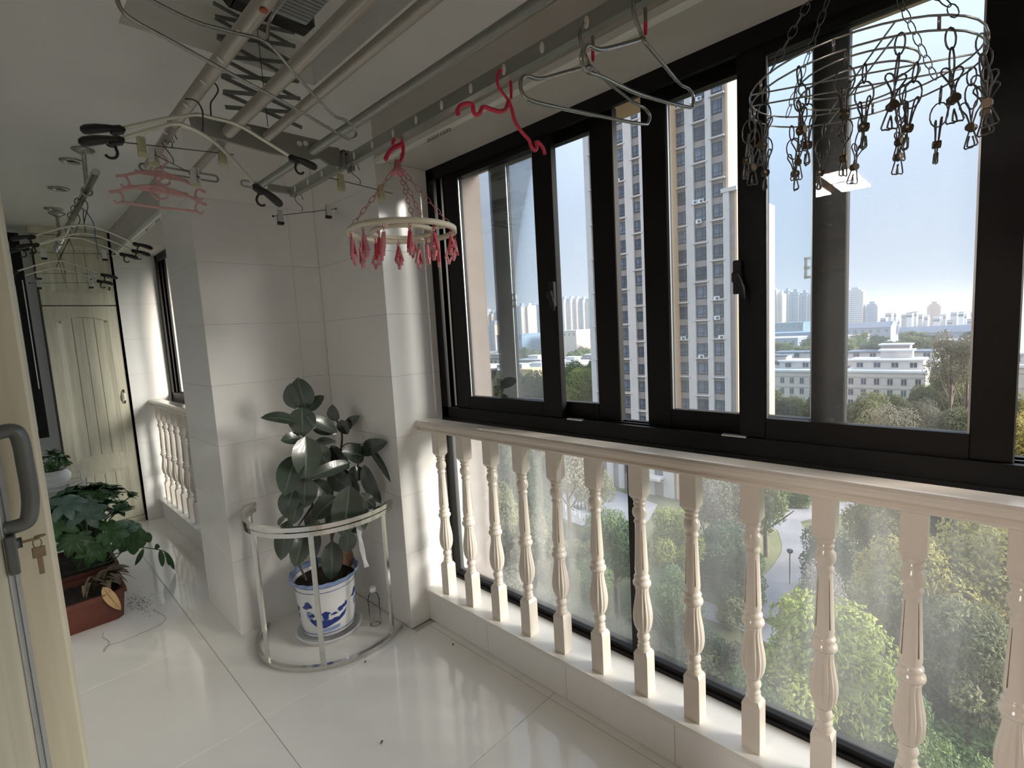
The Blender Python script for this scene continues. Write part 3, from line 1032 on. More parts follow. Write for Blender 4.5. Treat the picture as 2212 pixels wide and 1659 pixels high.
for i, (l, r, yt, kd) in enumerate(sk):
    D = {3: 820, 21: 1000, 14: 866, 5: 866}.get(i, 900)
    a, b_ = far(l, yt, D), far(r, yt, D)
    y0_, y1_ = min(a.y, b_.y), max(a.y, b_.y)
    X, z = (a.x + b_.x) / 2, (a.z + b_.z) / 2
    dep = 22
    o = empty('skyline_tower', (X, (y0_ + y1_) / 2, GZ))
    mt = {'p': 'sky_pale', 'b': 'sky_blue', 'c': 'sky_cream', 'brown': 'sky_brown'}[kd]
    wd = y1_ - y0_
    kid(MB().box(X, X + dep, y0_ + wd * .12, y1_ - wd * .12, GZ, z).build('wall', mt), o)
    kid(MB().box(X - 2, X + dep - 4, y0_, y0_ + wd * .30, GZ, z - 3).build('wing', mt), o)
    kid(MB().box(X - 2, X + dep - 4, y1_ - wd * .30, y1_, GZ, z - 3).build('wing', mt), o)
    kid(MB().box(X - 2.2, X + 10, y0_ - .2, y0_ + .8, GZ, z - 3).build('sunlit_end_wall', 'sky_cream'), o)  # cream slab holds the sunlit tone of this end in its colour
    kid(MB().box(X + 4, X + 12, y0_ + wd * .3, y1_ - wd * .3, z, z + 4).build('roof_house', mt), o)
    if i == 19:
        lab = 'tall pale slab tower right of the sash mullion on the skyline'
    elif i == 20:
        lab = 'shorter stepped tower just right of the tall pale slab'
    elif i == 21:
        lab = 'brown brick block rising above the right horizon'
    elif i < 4:
        lab = 'hazy tower in the leftmost group on the skyline'
    elif i < 8:
        lab = 'hazy tower of the skyline group in the second narrow pane'
    elif i < 13:
        lab = 'hazy tower of the skyline group left of the open gap'
    else:
        lab = 'hazy tower of the skyline group left of the sash mullion'
    tag(o, lab, 'tower', None if i >= 19 else lab.replace('hazy tower', 'towers'))

# thin haze lying over the distance
mh, t, o_ = nt('haze')
vsn = t.nodes.new('ShaderNodeVolumeScatter')
vsn.inputs['Color'].default_value = (0.93, 0.96, 1.0, 1)
vsn.inputs['Density'].default_value = 0.00042
vsn.inputs['Anisotropy'].default_value = 0.0
t.links.new(vsn.outputs[0], o_.inputs['Volume'])
hz = MB().box(100, 2400, -800, 2300, GZ - .9, 42).build('haze', 'haze')
tag(hz, 'thin pale blue haze lying over the distant city', 'haze', kind='stuff')
# ------------------------------------------------------------------ trees of the park
def leaf_mat(name, dark, mid, tip, sc=0.55):
    m_, t, o = nt(name)
    b_ = t.nodes.new('ShaderNodeBsdfPrincipled')
    b_.inputs['Roughness'].default_value = 0.65
    b_.inputs['Specular IOR Level'].default_value = 0.25
    n = noise(t, sc, 5)
    r_ = ramp(t, n.outputs[0], [(0.30, dark), (0.50, mid), (0.70, tip)])
    oi = t.nodes.new('ShaderNodeObjectInfo')
    mr = t.nodes.new('ShaderNodeMapRange')
    mr.inputs[3].default_value = 0.52
    mr.inputs[4].default_value = 0.80
    t.links.new(oi.outputs['Random'], mr.inputs[0])
    hs = t.nodes.new('ShaderNodeHueSaturation')
    hs.inputs['Saturation'].default_value = 0.95
    t.links.new(mr.outputs[0], hs.inputs['Value'])
    t.links.new(r_.outputs[0], hs.inputs['Color'])
    t.links.new(hs.outputs[0], b_.inputs['Base Color'])
    tr = t.nodes.new('ShaderNodeBsdfTranslucent')
    t.links.new(hs.outputs[0], tr.inputs[0])
    mx = t.nodes.new('ShaderNodeMixShader')
    mx.inputs[0].default_value = 0.35
    t.links.new(b_.outputs[0], mx.inputs[1])
    t.links.new(tr.outputs[0], mx.inputs[2])
    t.links.new(mx.outputs[0], o.inputs[0])


leaf_mat('leaf_bright', (0.20, 0.26, 0.05), (0.38, 0.43, 0.09), (0.66, 0.64, 0.17))
leaf_mat('leaf_green', (0.10, 0.19, 0.06), (0.18, 0.29, 0.09), (0.32, 0.40, 0.14))
leaf_mat('leaf_olive', (0.19, 0.215, 0.10), (0.31, 0.325, 0.15), (0.48, 0.46, 0.22))
leaf_mat('leaf_gold', (0.26, 0.26, 0.08), (0.48, 0.42, 0.12), (0.78, 0.58, 0.18))
leaf_mat('leaf_dark', (0.06, 0.11, 0.06), (0.10, 0.16, 0.085), (0.17, 0.23, 0.11))
leaf_mat('leaf_grey', (0.22, 0.21, 0.15), (0.34, 0.31, 0.23), (0.48, 0.43, 0.32))
leaf_mat('leaf_blossom', (0.36, 0.30, 0.28), (0.60, 0.54, 0.52), (0.80, 0.76, 0.76))
mat('bark', (0.16, 0.12, 0.09), 0.9, var=0.3, scale=6, bump=0.3, bscale=20)
mat('bark_pale', (0.50, 0.46, 0.38), 0.9, var=0.2, scale=6)


def crown_mesh(name, seed, ncards, size, lumps, matn, flat=0.85, R=1.0, hollow=0.75):
    """crown of radius 1 built from leaf sprays that sit on a heap of rounded lumps"""
    rnd = random.Random(seed)
    L = []
    for i in range(lumps):
        z = rnd.uniform(-0.55, 0.75)
        a = rnd.uniform(0, 2 * math.pi)
        rr = math.sqrt(max(0.05, 1 - (z * 0.95) ** 2)) * rnd.uniform(0.25, 0.78)
        L.append((Vector((rr * math.cos(a), rr * math.sin(a), z * flat)), rnd.uniform(0.20, 0.38)))
    L.append((Vector((0, 0, 0.1)), 0.55))
    m_ = MB()
    tot = sum(l[1] ** 2 for l in L)
    for c, r in L:
        n = int(ncards * r * r / tot)
        for i in range(n):
            d = Vector((rnd.gauss(0, 1), rnd.gauss(0, 1), rnd.gauss(0.25, 1))).normalized()
            p = c + d * r * rnd.uniform(hollow, 1.08)
            nn = (d + Vector((rnd.gauss(0, .55), rnd.gauss(0, .55), rnd.gauss(.25, .55)))).normalized()
            u = nn.orthogonal().normalized()
            u.rotate(Matrix.Rotation(rnd.uniform(0, 6.28), 3, nn))
            w = nn.cross(u)
            s = size * rnd.uniform(0.6, 1.35)
            # a spray: kite shaped, folded along its middle
            m_.add([p - u * s, p + w * s * .5 - nn * s * .18, p + u * s, p - w * s * .5 - nn * s * .18, p + nn * s * .12],
                   [(0, 1, 4), (1, 2, 4), (2, 3, 4), (3, 0, 4)], 0, False)
    return m_.mesh(name, matn)


def trunk_mesh(seed, h=1.6, matn='bark', spread=0.55):
    """trunk and main boughs, for a crown of radius 1 centred h above the ground"""
    rnd = random.Random(seed)
    m_ = MB()
    m_.tube([(0, 0, 0), (.02, .01, h * .35), (.0, .03, h * .65), (.02, .0, h)], [.075, .06, .05, .03], 7)
    for i in range(7):
        a = i * 2.4 + rnd.uniform(-.4, .4)
        z0 = h * rnd.uniform(.4, .75)
        q = spread * rnd.uniform(.7, 1.3)
        m_.tube([(0, 0.02, z0), (q * .45 * math.cos(a), q * .45 * math.sin(a), z0 + .22), (q * math.cos(a), q * math.sin(a), z0 + .55)], [.032, .022, .010], 5)
    return m_.mesh('trunk', matn)


CR = {}
for i, (k, near) in enumerate((('bright', 1), ('green', 1), ('olive', 1), ('gold', 1), ('dark', 1), ('grey', 1), ('blossom', 1))):
    CR[k, 1] = crown_mesh('crown', 40 + i, 9500 if k not in ('grey', 'blossom') else 4200, 0.040 if k != 'grey' else .034, 26, 'leaf_' + k)
    CR[k, 0] = crown_mesh('crown', 70 + i, 2200, 0.075, 18, 'leaf_' + k)
TRK = [trunk_mesh(5), trunk_mesh(9, 1.6, 'bark', .7)]


def tree(x, y, zc, r, kind, label, group=None, near=1, h=None, name='park_tree', sz=1.0):
    """tree whose crown centre is seen at (x, y) when it stands at height zc; r = crown radius in metres"""
    c = px(x, y, 2, zc)
    return tree_at(c, r, kind, label, group, near, name, sz)


def tree_at(c, r, kind, label, group, near=1, name='park_tree', sz=1.0):
    t = empty(name, (c.x, c.y, GZ))
    t.rotation_euler = (0, 0, random.uniform(0, 6.28))
    tag(t, label, 'tree', group)
    hh = c.z - GZ
    inst(CR[kind, near], 'crown', t, (0, 0, hh - r * .18), (0, 0, 0), (r, r, r * sz * 1.2))
    inst(random.choice(TRK), 'trunk', t, (0, 0, 0), (0, 0, 0), (r, r, hh / 1.6))
    return t


random.seed(5)
NG = 'trees in the park below the window'
for (x, y, zc, r, kd, lab) in (
    (1752, 1432, -19.5, 4.6, 'bright', 'large yellow-green tree spreading behind the middle balusters'),
    (1620, 1560, -21.5, 3.2, 'green', 'fresh green tree low down left of the large yellow-green tree'),
    (1930, 1560, -22.5, 3.0, 'green', 'green tree under the right side of the large yellow-green tree'),
    (1445, 1160, -19.0, 3.1, 'bright', 'bright yellow-green tree beside the lower window mullion'),
    (1330, 1165, -19.5, 3.6, 'green', 'mid green tree left of the lower window mullion'),
    (1460, 1290, -21.0, 2.6, 'green', 'green bushy tree below the bright tree at the mullion'),
    (1270, 1270, -22.0, 3.0, 'green', 'mid green tree low behind the fifth and sixth balusters'),
    (2150, 1235, -17.5, 4.6, 'gold', 'golden tree at the far right behind the last baluster'),
    (1975, 1270, -18.5, 4.3, 'gold', 'gold-tipped olive tree right of the fourth path bend'),
    (2090, 1400, -20.5, 4.0, 'olive', 'olive tree below the golden tree at the right'),
    (2180, 1480, -23.0, 3.2, 'olive', 'grey-olive tree in the lower right corner of the view'),
    (1115, 1040, -19.0, 5.0, 'dark', 'dark blue-green tree behind the third and fourth balusters'),
    (1150, 1190, -20.5, 4.2, 'olive', 'olive tree behind the fourth baluster'),
    (1090, 1280, -22.5, 3.2, 'grey', 'thin grey-green tree low behind the third baluster'),
    (1190, 1340, -24.0, 2.6, 'grey', 'thin grey shrub-like tree above the lower window frame'),
    (1225, 1015, -18.0, 4.6, 'grey', 'pale half-bare tree at the top of the fifth baluster'),
    (1280, 1040, -21.0, 3.8, 'olive', 'light olive feathery tree by the forecourt'),
    (1535, 1075, -19.0, 4.4, 'grey', 'pale brown half-bare tree in front of the tower foot'),
    (1600, 1060, -19.0, 4.6, 'olive', 'olive-brown tree right of the tower foot'),
    (1560, 1190, -22.0, 3.6, 'dark', 'dark green tree left of the lawn'),
    (1600, 1235, -23.0, 3.0, 'dark', 'small dark green tree beside the path'),
    (1655, 1050, -19.0, 4.6, 'green', 'green tree beyond the lawn under the handrail'),
    (1790, 1200, -22.5, 3.4, 'dark', 'dark grey-green tree right of the winding path'),
    (1775, 1265, -24.0, 2.4, 'blossom', 'pale blossoming tree beside the path'),
    (1905, 1135, -20.0, 3.6, 'gold', 'yellowish tree above the golden trees'),
    (2010, 1090, -18.0, 5.0, 'dark', 'dark tree under the handrail at the right'),
    (2160, 1110, -18.0, 4.4, 'green', 'deep green tree under the handrail at the far right'),
    (1500, 1390, -23.5, 2.6, 'dark', 'dark shrubby tree left of the large yellow-green tree'),
    (1390, 1380, -24.0, 2.2, 'olive', 'olive shrubby tree just above the lower frame'),
    (1040, 1180, -21.0, 3.6, 'grey', 'thin grey-green tree at the left end of the lower pane'),
    (1070, 1110, -17.5, 4.0, 'olive', 'olive tree at the left end below the handrail')):
    tree(x, y, zc, r, kd, lab, NG)

# pale bare sapling by the path
c = px(1850, 1160, 2, GZ + 1)
t = empty('bare_tree', (c.x, c.y, GZ))
tag(t, 'leafless pale tree with forked branches by the cross path', 'tree', NG)
m = MB()
rn = random.Random(3)
for i in range(9):
    a = i * 0.7
    m.tube([(0, 0, 0), (.3 * math.cos(a), .3 * math.sin(a), 1.8), (1.0 * math.cos(a), 1.0 * math.sin(a), 3.6 + rn.uniform(0, 1)), (1.5 * math.cos(a + .3), 1.5 * math.sin(a + .3), 5.2 + rn.uniform(0, 1))], [.14, .09, .06, .03], 6)
m.build('branches', 'bark_pale', t)

# middle distance: shared kinds
FG = 'trees around the low housing blocks'
rn = random.Random(21)
random.seed(22)
mid = [(2062, 815, 'olive'), (2090, 835, 'olive'), (2035, 850, 'olive'), (1990, 905, 'grey'), (1950, 893, 'olive'), (1905, 892, 'grey'), (1860, 905, 'olive'), (1700, 893, 'grey'), (1672, 884, 'olive'),
       (2075, 900, 'olive'), (2090, 775, 'grey'), (2055, 765, 'grey'), (1735, 897, 'olive'), (2205, 900, 'gold'), (2215, 960, 'gold'), (2120, 930, 'olive'), (2020, 925, 'grey'), (1800, 900, 'olive'),
       (2150, 880, 'olive'), (1930, 930, 'grey'), (1770, 915, 'olive'), (2080, 945, 'olive'), (1985, 870, 'olive')]
for (x, y, kd) in mid:
    d = ray(x, y)
    zc = -17.5 - rn.uniform(0, 2.5)
    c = px(x, y, 2, zc)
    D = math.hypot(c.x, c.y)
    if D > 175:
        c = far(x, y, rn.uniform(120, 150))
    tree_at(c, 4.5 * rn.uniform(.85, 1.15), kd, 'lower yellow tree at the right edge of the window' if y == 960 else {'olive': 'olive tree of the belt around the low housing blocks', 'green': 'green tree of the belt around the low housing blocks', 'grey': 'greyish half-bare tree of the belt around the low housing blocks',
            'gold': 'yellow tree seen at the right edge of the window', 'dark': 'dark green tree of the belt around the low housing blocks'}[kd], FG, 1)
left = [(1245, 820, 'green'), (1262, 842, 'bright'), (1222, 850, 'olive'), (1282, 812, 'green'), (1152, 848, 'olive'), (1185, 855, 'olive'), (1072, 838, 'olive'), (1052, 850, 'green'), (1110, 850, 'olive'),
        (1250, 868, 'gold'), (1215, 872, 'olive'), (1160, 875, 'green'), (1090, 870, 'dark'), (1275, 868, 'green'), (1060, 880, 'olive'), (1130, 885, 'dark')]
for (x, y, kd) in left:
    c = far(x, y, rn.uniform(95, 125))
    tree_at(c, 4.4 * rn.uniform(.85, 1.15), kd, {'olive': 'olive tree below the row houses in the left panes', 'green': 'green tree below the row houses in the left panes', 'bright': 'fresh green tree below the row houses in the left panes',
            'gold': 'yellow tree below the row houses in the left panes', 'dark': 'dark tree below the row houses in the left panes'}[kd], 'trees below the row houses', 1)
for i in range(46):
    x = rn.choice((rn.uniform(1030, 1290), rn.uniform(1640, 2130), rn.uniform(1640, 2130)))
    D = rn.uniform(300, 470)
    z = -18 - rn.uniform(0, 2)
    d = ray(x, 750)
    c = Vector((d.x, d.y, 0)).normalized() * D
    c.z = z
    tree_at(c, rn.uniform(6, 9), rn.choice(('olive', 'green', 'dark', 'olive')), 'small hazy tree of the distant tree belt below the halls', 'distant tree belt', 0, sz=.8)
# ground cover of the park between the named trees
for i in range(120):
    x, y = rn.uniform(980, 2212), rn.uniform(960, 1659)
    c = px(x, y, 2, GZ + 1.2)
    if (1585 < x < 1880 and 1090 < y < 1350) or (1200 < x < 1420 and 1040 < y < 1150) or c.x > 74 and 28 < c.y < 56:
        continue
    tree_at(Vector((c.x, c.y, GZ + rn.uniform(1.2, 3.0))), rn.uniform(1.6, 3.0), rn.choice(('olive', 'dark', 'grey', 'green', 'grey')), 'low shrub of the undergrowth between the park trees', 'undergrowth shrubs of the park', 0, 'park_shrub', .8)

# street lamp and railing of the park
c = G(1706, 1262)
lp = empty('street_lamp', (c.x, c.y, GZ))
tag(lp, 'slim dark street lamp beside the winding path', 'street lamp')
MB().tube([(0, 0, 0), (0, 0, 3.6)], .06, 6).build('pole', 'dark_metal', lp)
MB().lathe([(.05, 3.5), (.28, 3.7), (.32, 3.95), (.05, 4.1)], 10).build('lamp_head', 'dark_metal', lp)
a, b_ = G(1222, 1103), G(1252, 1118)
fn = empty('white_railing', (a.x, a.y, GZ))
tag(fn, 'short white railing at the edge of the forecourt', 'railing')
for k in range(2):
    kid(MB().tube([(a.x, a.y, GZ + .5 + .5 * k), (b_.x, b_.y, GZ + .5 + .5 * k)], .07, 5).build('rail', 'plate_white'), fn)
for k in range(4):
    q = a.lerp(b_, k / 3)
    kid(MB().tube([(q.x, q.y, GZ), (q.x, q.y, GZ + 1.05)], .06, 5).build('post', 'plate_white'), fn)
mat('scooter_body', (0.06, 0.06, 0.07), 0.4, var=0.2, rand=0.6)
sm = MB().box(-.6, .5, -.12, .12, .25, .5).tube([(.5, 0, .3), (.62, 0, 1.0)], .05, 5).tube([(.62, -.3, 1.0), (.62, .3, 1.0)], .03, 5)
for xx in (-.6, .65):
    sm.tube([(xx + .24 * math.cos(k * .628), 0, .26 + .24 * math.sin(k * .628)) for k in range(10)], .06, 5, closed=True)
sm.box(-.65, .1, -.14, .14, .62, .74)
SM = sm.mesh('scooter', 'scooter_body')
for k, (x, y) in enumerate(((1240, 1100), (1248, 1100), (1256, 1099), (1264, 1098), (1272, 1100), (1280, 1106))):
    c = G(x, y)
    o = inst(SM, 'scooter', None, (c.x, c.y, GZ + .05), (0, 0, .4 + .1 * k))
    tag(o, 'small dark scooter parked in the row on the forecourt', 'scooter', 'scooters parked on the forecourt')
# ------------------------------------------------------------------ cream wardrobe cabinet at the end of the passage
mat('cream_wood', (0.69, 0.66, 0.52), 0.45, var=0.10, scale=5, stretch=(9, 9, 0.8), bump=0.03, bscale=9)
mat('pale_wood', (0.72, 0.67, 0.52), 0.42, var=0.10, scale=4, stretch=(9, 9, 0.6), bump=0.03, bscale=8)
mat('cabinet_gap', (0.10, 0.08, 0.06), 0.8, var=0.2)
mat('porcelain', (0.86, 0.86, 0.84), 0.15, var=0.02)
mat('bronze', (0.10, 0.075, 0.05), 0.4, 0.8, var=0.2, scale=30)
mat('grey_metal', (0.15, 0.16, 0.16), 0.38, 0.4, var=0.08, scale=30)
mat('door_strip', (0.45, 0.47, 0.48), 0.35, 0.4, var=0.06, scale=20)
CX0, CX1, CY = 0.287, 0.7445, 5.25
cab = empty('wardrobe', ((CX0 + CX1) / 2, CY, 0))
tag(cab, 'tall cream wooden wardrobe with plank panelled doors at the passage end', 'wardrobe')
kid(MB().box(CX0, CX1, CY + .022, 5.489, 0.0, ZC - .002).build('body', 'cabinet_gap'), cab)
kid(MB().box(CX0 - .012, CX1, CY, 5.489, ZC - .06, ZC - .002).build('cornice', 'cream_wood'), cab)
kid(MB().box(CX0, CX1, CY + .004, CY + .022, 0, .05).build('plinth', 'cream_wood'), cab)


def cab_door(z0, z1, panels, hz):
    """framed door; panels = list of (z low, z high, arch rise), four planks in each"""
    d = MB()
    xi0, xi1 = CX0 + .072, CX1 - .072
    y0, y1 = CY, CY + .022
    d.cbox(CX0 + .002, xi0, y0, y1, z0, z1, .002).cbox(xi1, CX1 - .002, y0, y1, z0, z1, .002)
    edges = [z0] + [z for p in panels for z in p[:2]] + [z1]
    for i in range(0, len(edges), 2):
        d.box(xi0, xi1, y0 + .0005, y1, edges[i], edges[i + 1])
    for (a, b, rise) in panels:
        if rise:
            n = 14
            pts = [(xi0, y0 + .0005, b)] + [(xi0 + (xi1 - xi0) * k / n, y0 + .0005, b - rise * (1 - math.sin(math.pi * k / n)) - .0) for k in range(n + 1)] + [(xi1, y0 + .0005, b)]
            for k in range(n):
                xa, xb = xi0 + (xi1 - xi0) * k / n, xi0 + (xi1 - xi0) * (k + 1) / n
                za, zb = b - rise * (1 - math.sin(math.pi * k / n)), b - rise * (1 - math.sin(math.pi * (k + 1) / n))
                d.prism([(xa, y0 + .0005, za), (xb, y0 + .0005, zb), (xb, y0 + .0005, b), (xa, y0 + .0005, b)], (0, .021, 0))
    for (a, b, rise) in panels:
        d.box(xi0 - .004, xi1 + .004, y0 + .0195, y0 + .0218, a - .004, b + .002)
    do = kid(d.build('door', 'cream_wood', None, ((CX0 + CX1) / 2, CY, z0)), cab)
    L = Vector(do.location)
    for (a, b, rise) in panels:
        # bevelled moulding round the panel
        mo = MB()
        w_ = .034
        A = [(xi0, y0 + .002, a), (xi1, y0 + .002, a), (xi1, y0 + .002, b - rise), (xi0, y0 + .002, b - rise)]
        B = [(xi0 + w_, y0 + .012, a + w_), (xi1 - w_, y0 + .012, a + w_), (xi1 - w_, y0 + .012, b - rise - w_ + rise * .35), (xi0 + w_, y0 + .012, b - rise - w_ + rise * .35)]
        mo.add(A + B, [(0, 1, 5, 4), (1, 2, 6, 5), (3, 0, 4, 7)])
        if not rise:
            mo.add(A + B, [(2, 3, 7, 6)])
        o = mo.build('moulding', 'cream_wood')
        o.parent = do
        o.location = -L
        px0, px1 = xi0 + w_ * .6, xi1 - w_ * .6
        for k in range(4):
            xa, xb = px0 + (px1 - px0) * k / 4, px0 + (px1 - px0) * (k + 1) / 4
            o = MB().cbox(xa + .0012, xb - .0012, y0 + .0105, y0 + .0195, a + .004, b - .002, .0035).build('plank', 'cream_wood')
            o.parent = do
            o.location = -L
    # porcelain bow handle with bronze ends
    hx = CX1 - .034
    h = MB()
    h.tube([(hx, CY - .002, hz - .055), (hx, CY - .016, hz - .048), (hx, CY - .024, hz - .030)], [.006, .0055, .005], 8, mi=1)
    h.tube([(hx, CY - .002, hz + .055), (hx, CY - .016, hz + .048), (hx, CY - .024, hz + .030)], [.006, .0055, .005], 8, mi=1)
    h.tube([(hx, CY - .024, hz - .031), (hx, CY - .028, hz - .015), (hx, CY - .029, hz), (hx, CY - .028, hz + .015), (hx, CY - .024, hz + .031)], [.006, .0085, .0095, .0085, .006], 10, mi=0)
    o = h.build('handle', ['porcelain', 'bronze'])
    o.parent = do
    o.location = -L
    o['label'] = 'white porcelain bow handle with bronze ends'
    return do


cab_door(.055, 1.842, [(.135, .50, 0), (.60, 1.755, .035)], 1.09)
cab_door(1.850, 2.385, [(1.945, 2.315, 0)], 2.03)

# ------------------------------------------------------------------ open casement of the inner window, far down the passage
cs = empty('window_3', (0.02, 4.5, 0.92))
struct(cs, 'narrow black casement standing open from the left wall', 'window')
m = MB()
x0, x1, z0, z1 = 0.022, 0.188, 0.925, 2.245
m.cbox(x0, x0 + .04, 4.48, 4.52, z0, z1, .002).cbox(x1 - .048, x1, 4.48, 4.52, z0, z1, .002)
m.box(x0 + .04, x1 - .048, 4.482, 4.518, z0, z0 + .05).box(x0 + .04, x1 - .048, 4.482, 4.518, z1 - .05, z1)
kid(m.build('sash', 'black_alu'), cs)
kid(MB().box(x0 + .04, x1 - .048, 4.497, 4.503, z0 + .05, z1 - .05).build('pane', 'pane_clear'), cs)
kid(MB().cbox(x1 - .018, x1 - .012, 4.472, 4.482, 1.25, 1.95, .001).build('stay_bar', 'bright_alu'), cs)

# ------------------------------------------------------------------ cream door beside the camera
casing = MB().cbox(-.128, .0345, 1.125, 1.212, 0, 2.25, .006).cbox(-.05, .030, 1.10, 1.126, 0, 2.25, .004)
struct(casing.build('trim_5', 'pale_wood'), 'cream wood door casing at the left edge', 'door casing')
door = empty('door_1', (-.03, 1.0, 0))
struct(door, 'cream wooden folding door leaf at the left edge of the photo', 'door')
MD = Matrix.Translation((-.0135, 1.085, 0)) @ Matrix.Rotation(math.radians(-14.48), 4, 'Z')
kid(MB().cbox(-.045, 0, -.346, -.002, 0.012, 2.24, .004, 0, MD).build('leaf', 'pale_wood'), door)
kid(MB().cbox(0, .003, -.046, -.004, 0.012, 2.24, .001, 0, MD).cbox(.003, .0055, -.030, -.018, 0.012, 2.24, .0008, 0, MD).build('edge_strip', 'door_strip'), door)
HY = 1.052
P = [px(0, 938, 1, HY), px(20, 930, 1, HY), px(38, 938, 1, HY), px(47, 962, 1, HY), px(54, 1000, 1, HY), px(63, 1050, 1, HY), px(66, 1090, 1, HY), px(61, 1122, 1, HY), px(44, 1134, 1, HY), px(14, 1142, 1, HY)]
P[0].x = P[-1].x = -.0215
kid(MB().tube(smooth_path(P, 5), .0105, 10, flat=1.2, up=(0, 1, 0)).build('handle', 'grey_metal'), door)
lz = px(40, 1190, 1, HY).z
kid(MB().cbox(-.022, -.010, HY - .02, HY + .02, lz - .030, lz + .028, .002).tube([(-.011, HY, lz + .012), (-.004, HY, lz + .012)], .008, 12).build('lock', 'grey_metal'), door)
mat('brass_dull', (0.33, 0.25, 0.16), 0.4, 0.8, var=0.15, scale=60)
kz = lz + .012
ky = empty('door_key', (-.004, HY, kz))
tag(ky, 'brown metal keys hanging from the lock of the cream door', 'key')
kid(MB().box(-.006, .014, HY - .0008, HY + .0008, kz - .002, kz + .002).lathe([(.007, -.0008), (.007, .0008)], 12, (.016, HY, kz + .003)).build('turned_key', 'brass_dull'), ky)
kid(MB().tube([(.012 + .005 * math.cos(k * .628), HY, kz - .007 + .0085 * math.sin(k * .628)) for k in range(10)], .0009, 5, closed=True).build('key_ring', 'brass_dull'), ky)
kid(MB().cbox(.0045, .020, HY - .001, HY + .001, kz - .030, kz - .013, .0008).cbox(.009, .0155, HY - .001, HY + .001, kz - .057, kz - .029, .0008).build('hanging_key', 'brass_dull'), ky)

# ------------------------------------------------------------------ curtain tracks
mat('track_white', (0.76, 0.75, 0.70), 0.4, var=0.04, scale=20)
mat('hook_dark', (0.035, 0.03, 0.028), 0.5, 0.3, var=0.2, scale=60)


def glider_mesh():
    P_ = [(0, 0, 0), (0, .002, -.006), (0, .006, -.010), (0, .004, -.016), (0, -.003, -.017), (0, -.005, -.022), (0, 0, -.026), (0, .005, -.023)]
    return MB().tube(smooth_path(P_, 3), .0013, 5).mesh('glider', 'hook_dark')


GL = glider_mesh()


def track(dx, ya, yb, gys, label):
    t_ = empty('curtain_track', (1.305 + dx, (ya + yb) / 2, ZS))
    tag(t_, label, 'curtain track', 'curtain tracks')
    X = 1.305 + dx
    m_ = MB().cbox(X - .023, X - .004, ya, yb, ZS - .026, ZS - .0005, .002).cbox(X + .004, X + .017, ya, yb, ZS - .020, ZS - .0005, .002).box(X - .004, X + .004, ya, yb, ZS - .008, ZS - .0005, 1)
    kid(m_.build('rail', ['track_white', 'hook_dark']), t_)
    for y in gys:
        kid(inst(GL, 'glider', None, (X, y, ZS - .008), (0, 0, random.uniform(-.5, .5))), t_)


random.seed(3)
ga, gb = px(926, 330, 0, 1.305).y, px(972, 305, 0, 1.305).y
track(0, -2.1, 2.035, [ga + (gb - ga) * k / 10 for k in range(11)] + [px(867, 362, 0, 1.305).y], 'white curtain track with bunched dark gliders under the near beam')
track(DX, 3.24, 5.20, [3.62, 3.66, 3.70, 3.95, 3.98], 'white curtain track under the beam of the far bay')

# ------------------------------------------------------------------ lift-up drying rack under the ceiling recess
mat('rack_alu', (0.44, 0.41, 0.365), 0.34, 0.55, var=0.05, scale=12, stretch=(1, .1, 1))
mat('rack_grey', (0.36, 0.37, 0.34), 0.36, 0.55, var=0.05, scale=12, stretch=(1, .1, 1))
mat('rack_plate', (0.30, 0.30, 0.27), 0.45, 0.3, var=0.08, scale=10)
mat('scissor_steel', (0.22, 0.23, 0.22), 0.45, 0.5, var=0.1, scale=20)
mat('unit_grey', (0.42, 0.46, 0.50), 0.35, var=0.05, scale=6)
mat('unit_black', (0.012, 0.012, 0.013), 0.3, var=0.1)
mat('eyelet_white', (0.82, 0.80, 0.76), 0.45, var=0.04)
mat('plug_red', (0.45, 0.10, 0.05), 0.5, var=0.1)
rk = empty('drying_rack', (.80, 1.2, ZC))
tag(rk, 'champagne aluminium lift-up drying rack with scissor arms under the ceiling', 'drying rack')
ZT = 2.2


def rpart(mb, name, mats, label=None):
    o = kid(mb.build(name, mats), rk)
    if label:
        o['label'] = label
    return o


T1X, T2X, T3X, T4X, T5X = .497, .655, .783, .955, 1.10
for X, r in ((T1X, .0195), (T2X, .0200)):
    rpart(MB().tube([(X, -.15, ZT), (X, 1.965, ZT)], r, 20).lathe([(r * 1.08, 0), (r * 1.08, .012)], 20, M=Matrix.Translation((X, 1.965, ZT)) @ Matrix.Rotation(-math.pi / 2, 4, 'X')), 'tube', 'rack_alu')
    rpart(MB().tube([(X + .004, 1.94, ZT), (X + .02, 2.50, ZT)], .0155, 18), 'inner_tube', 'rack_alu')
rpart(MB().tube([(T3X, -.15, ZT + .02), (T3X, 1.945, ZT + .01)], .0160, 18), 'tube', 'rack_alu')
rpart(MB().tube([(T4X + .008, -.15, ZT), (T4X, 2.50, ZT)], .0165, 18), 'tube', 'rack_grey')
prof = [(-.013, -.034), (.013, -.034), (.0135, -.004), (.011, .008), (.004, .0135), (-.004, .0135), (-.011, .008), (-.0135, -.004)]
rpart(MB().prism([(T5X + a, 2.505, ZT + b) for a, b in prof], (0, -2.655, 0)), 'hook_rail', 'rack_grey', 'grey rail with a row of white eyelets')
em = MB().lathe([(.010, 0), (.0105, .002), (.006, .004), (.003, .004)], 14, M=Matrix.Diagonal((1.45, .75, 1, 1)))
EM = em.mesh('eyelet', 'eyelet_white')
for k in range(-4, 12):
    y = 1.87 - .1415 * k + .283
    if y < 2.45:
        kid(inst(EM, 'eyelet', None, (T5X - .0132, y, ZT - .014), (0, -math.pi / 2, 0)), rk)
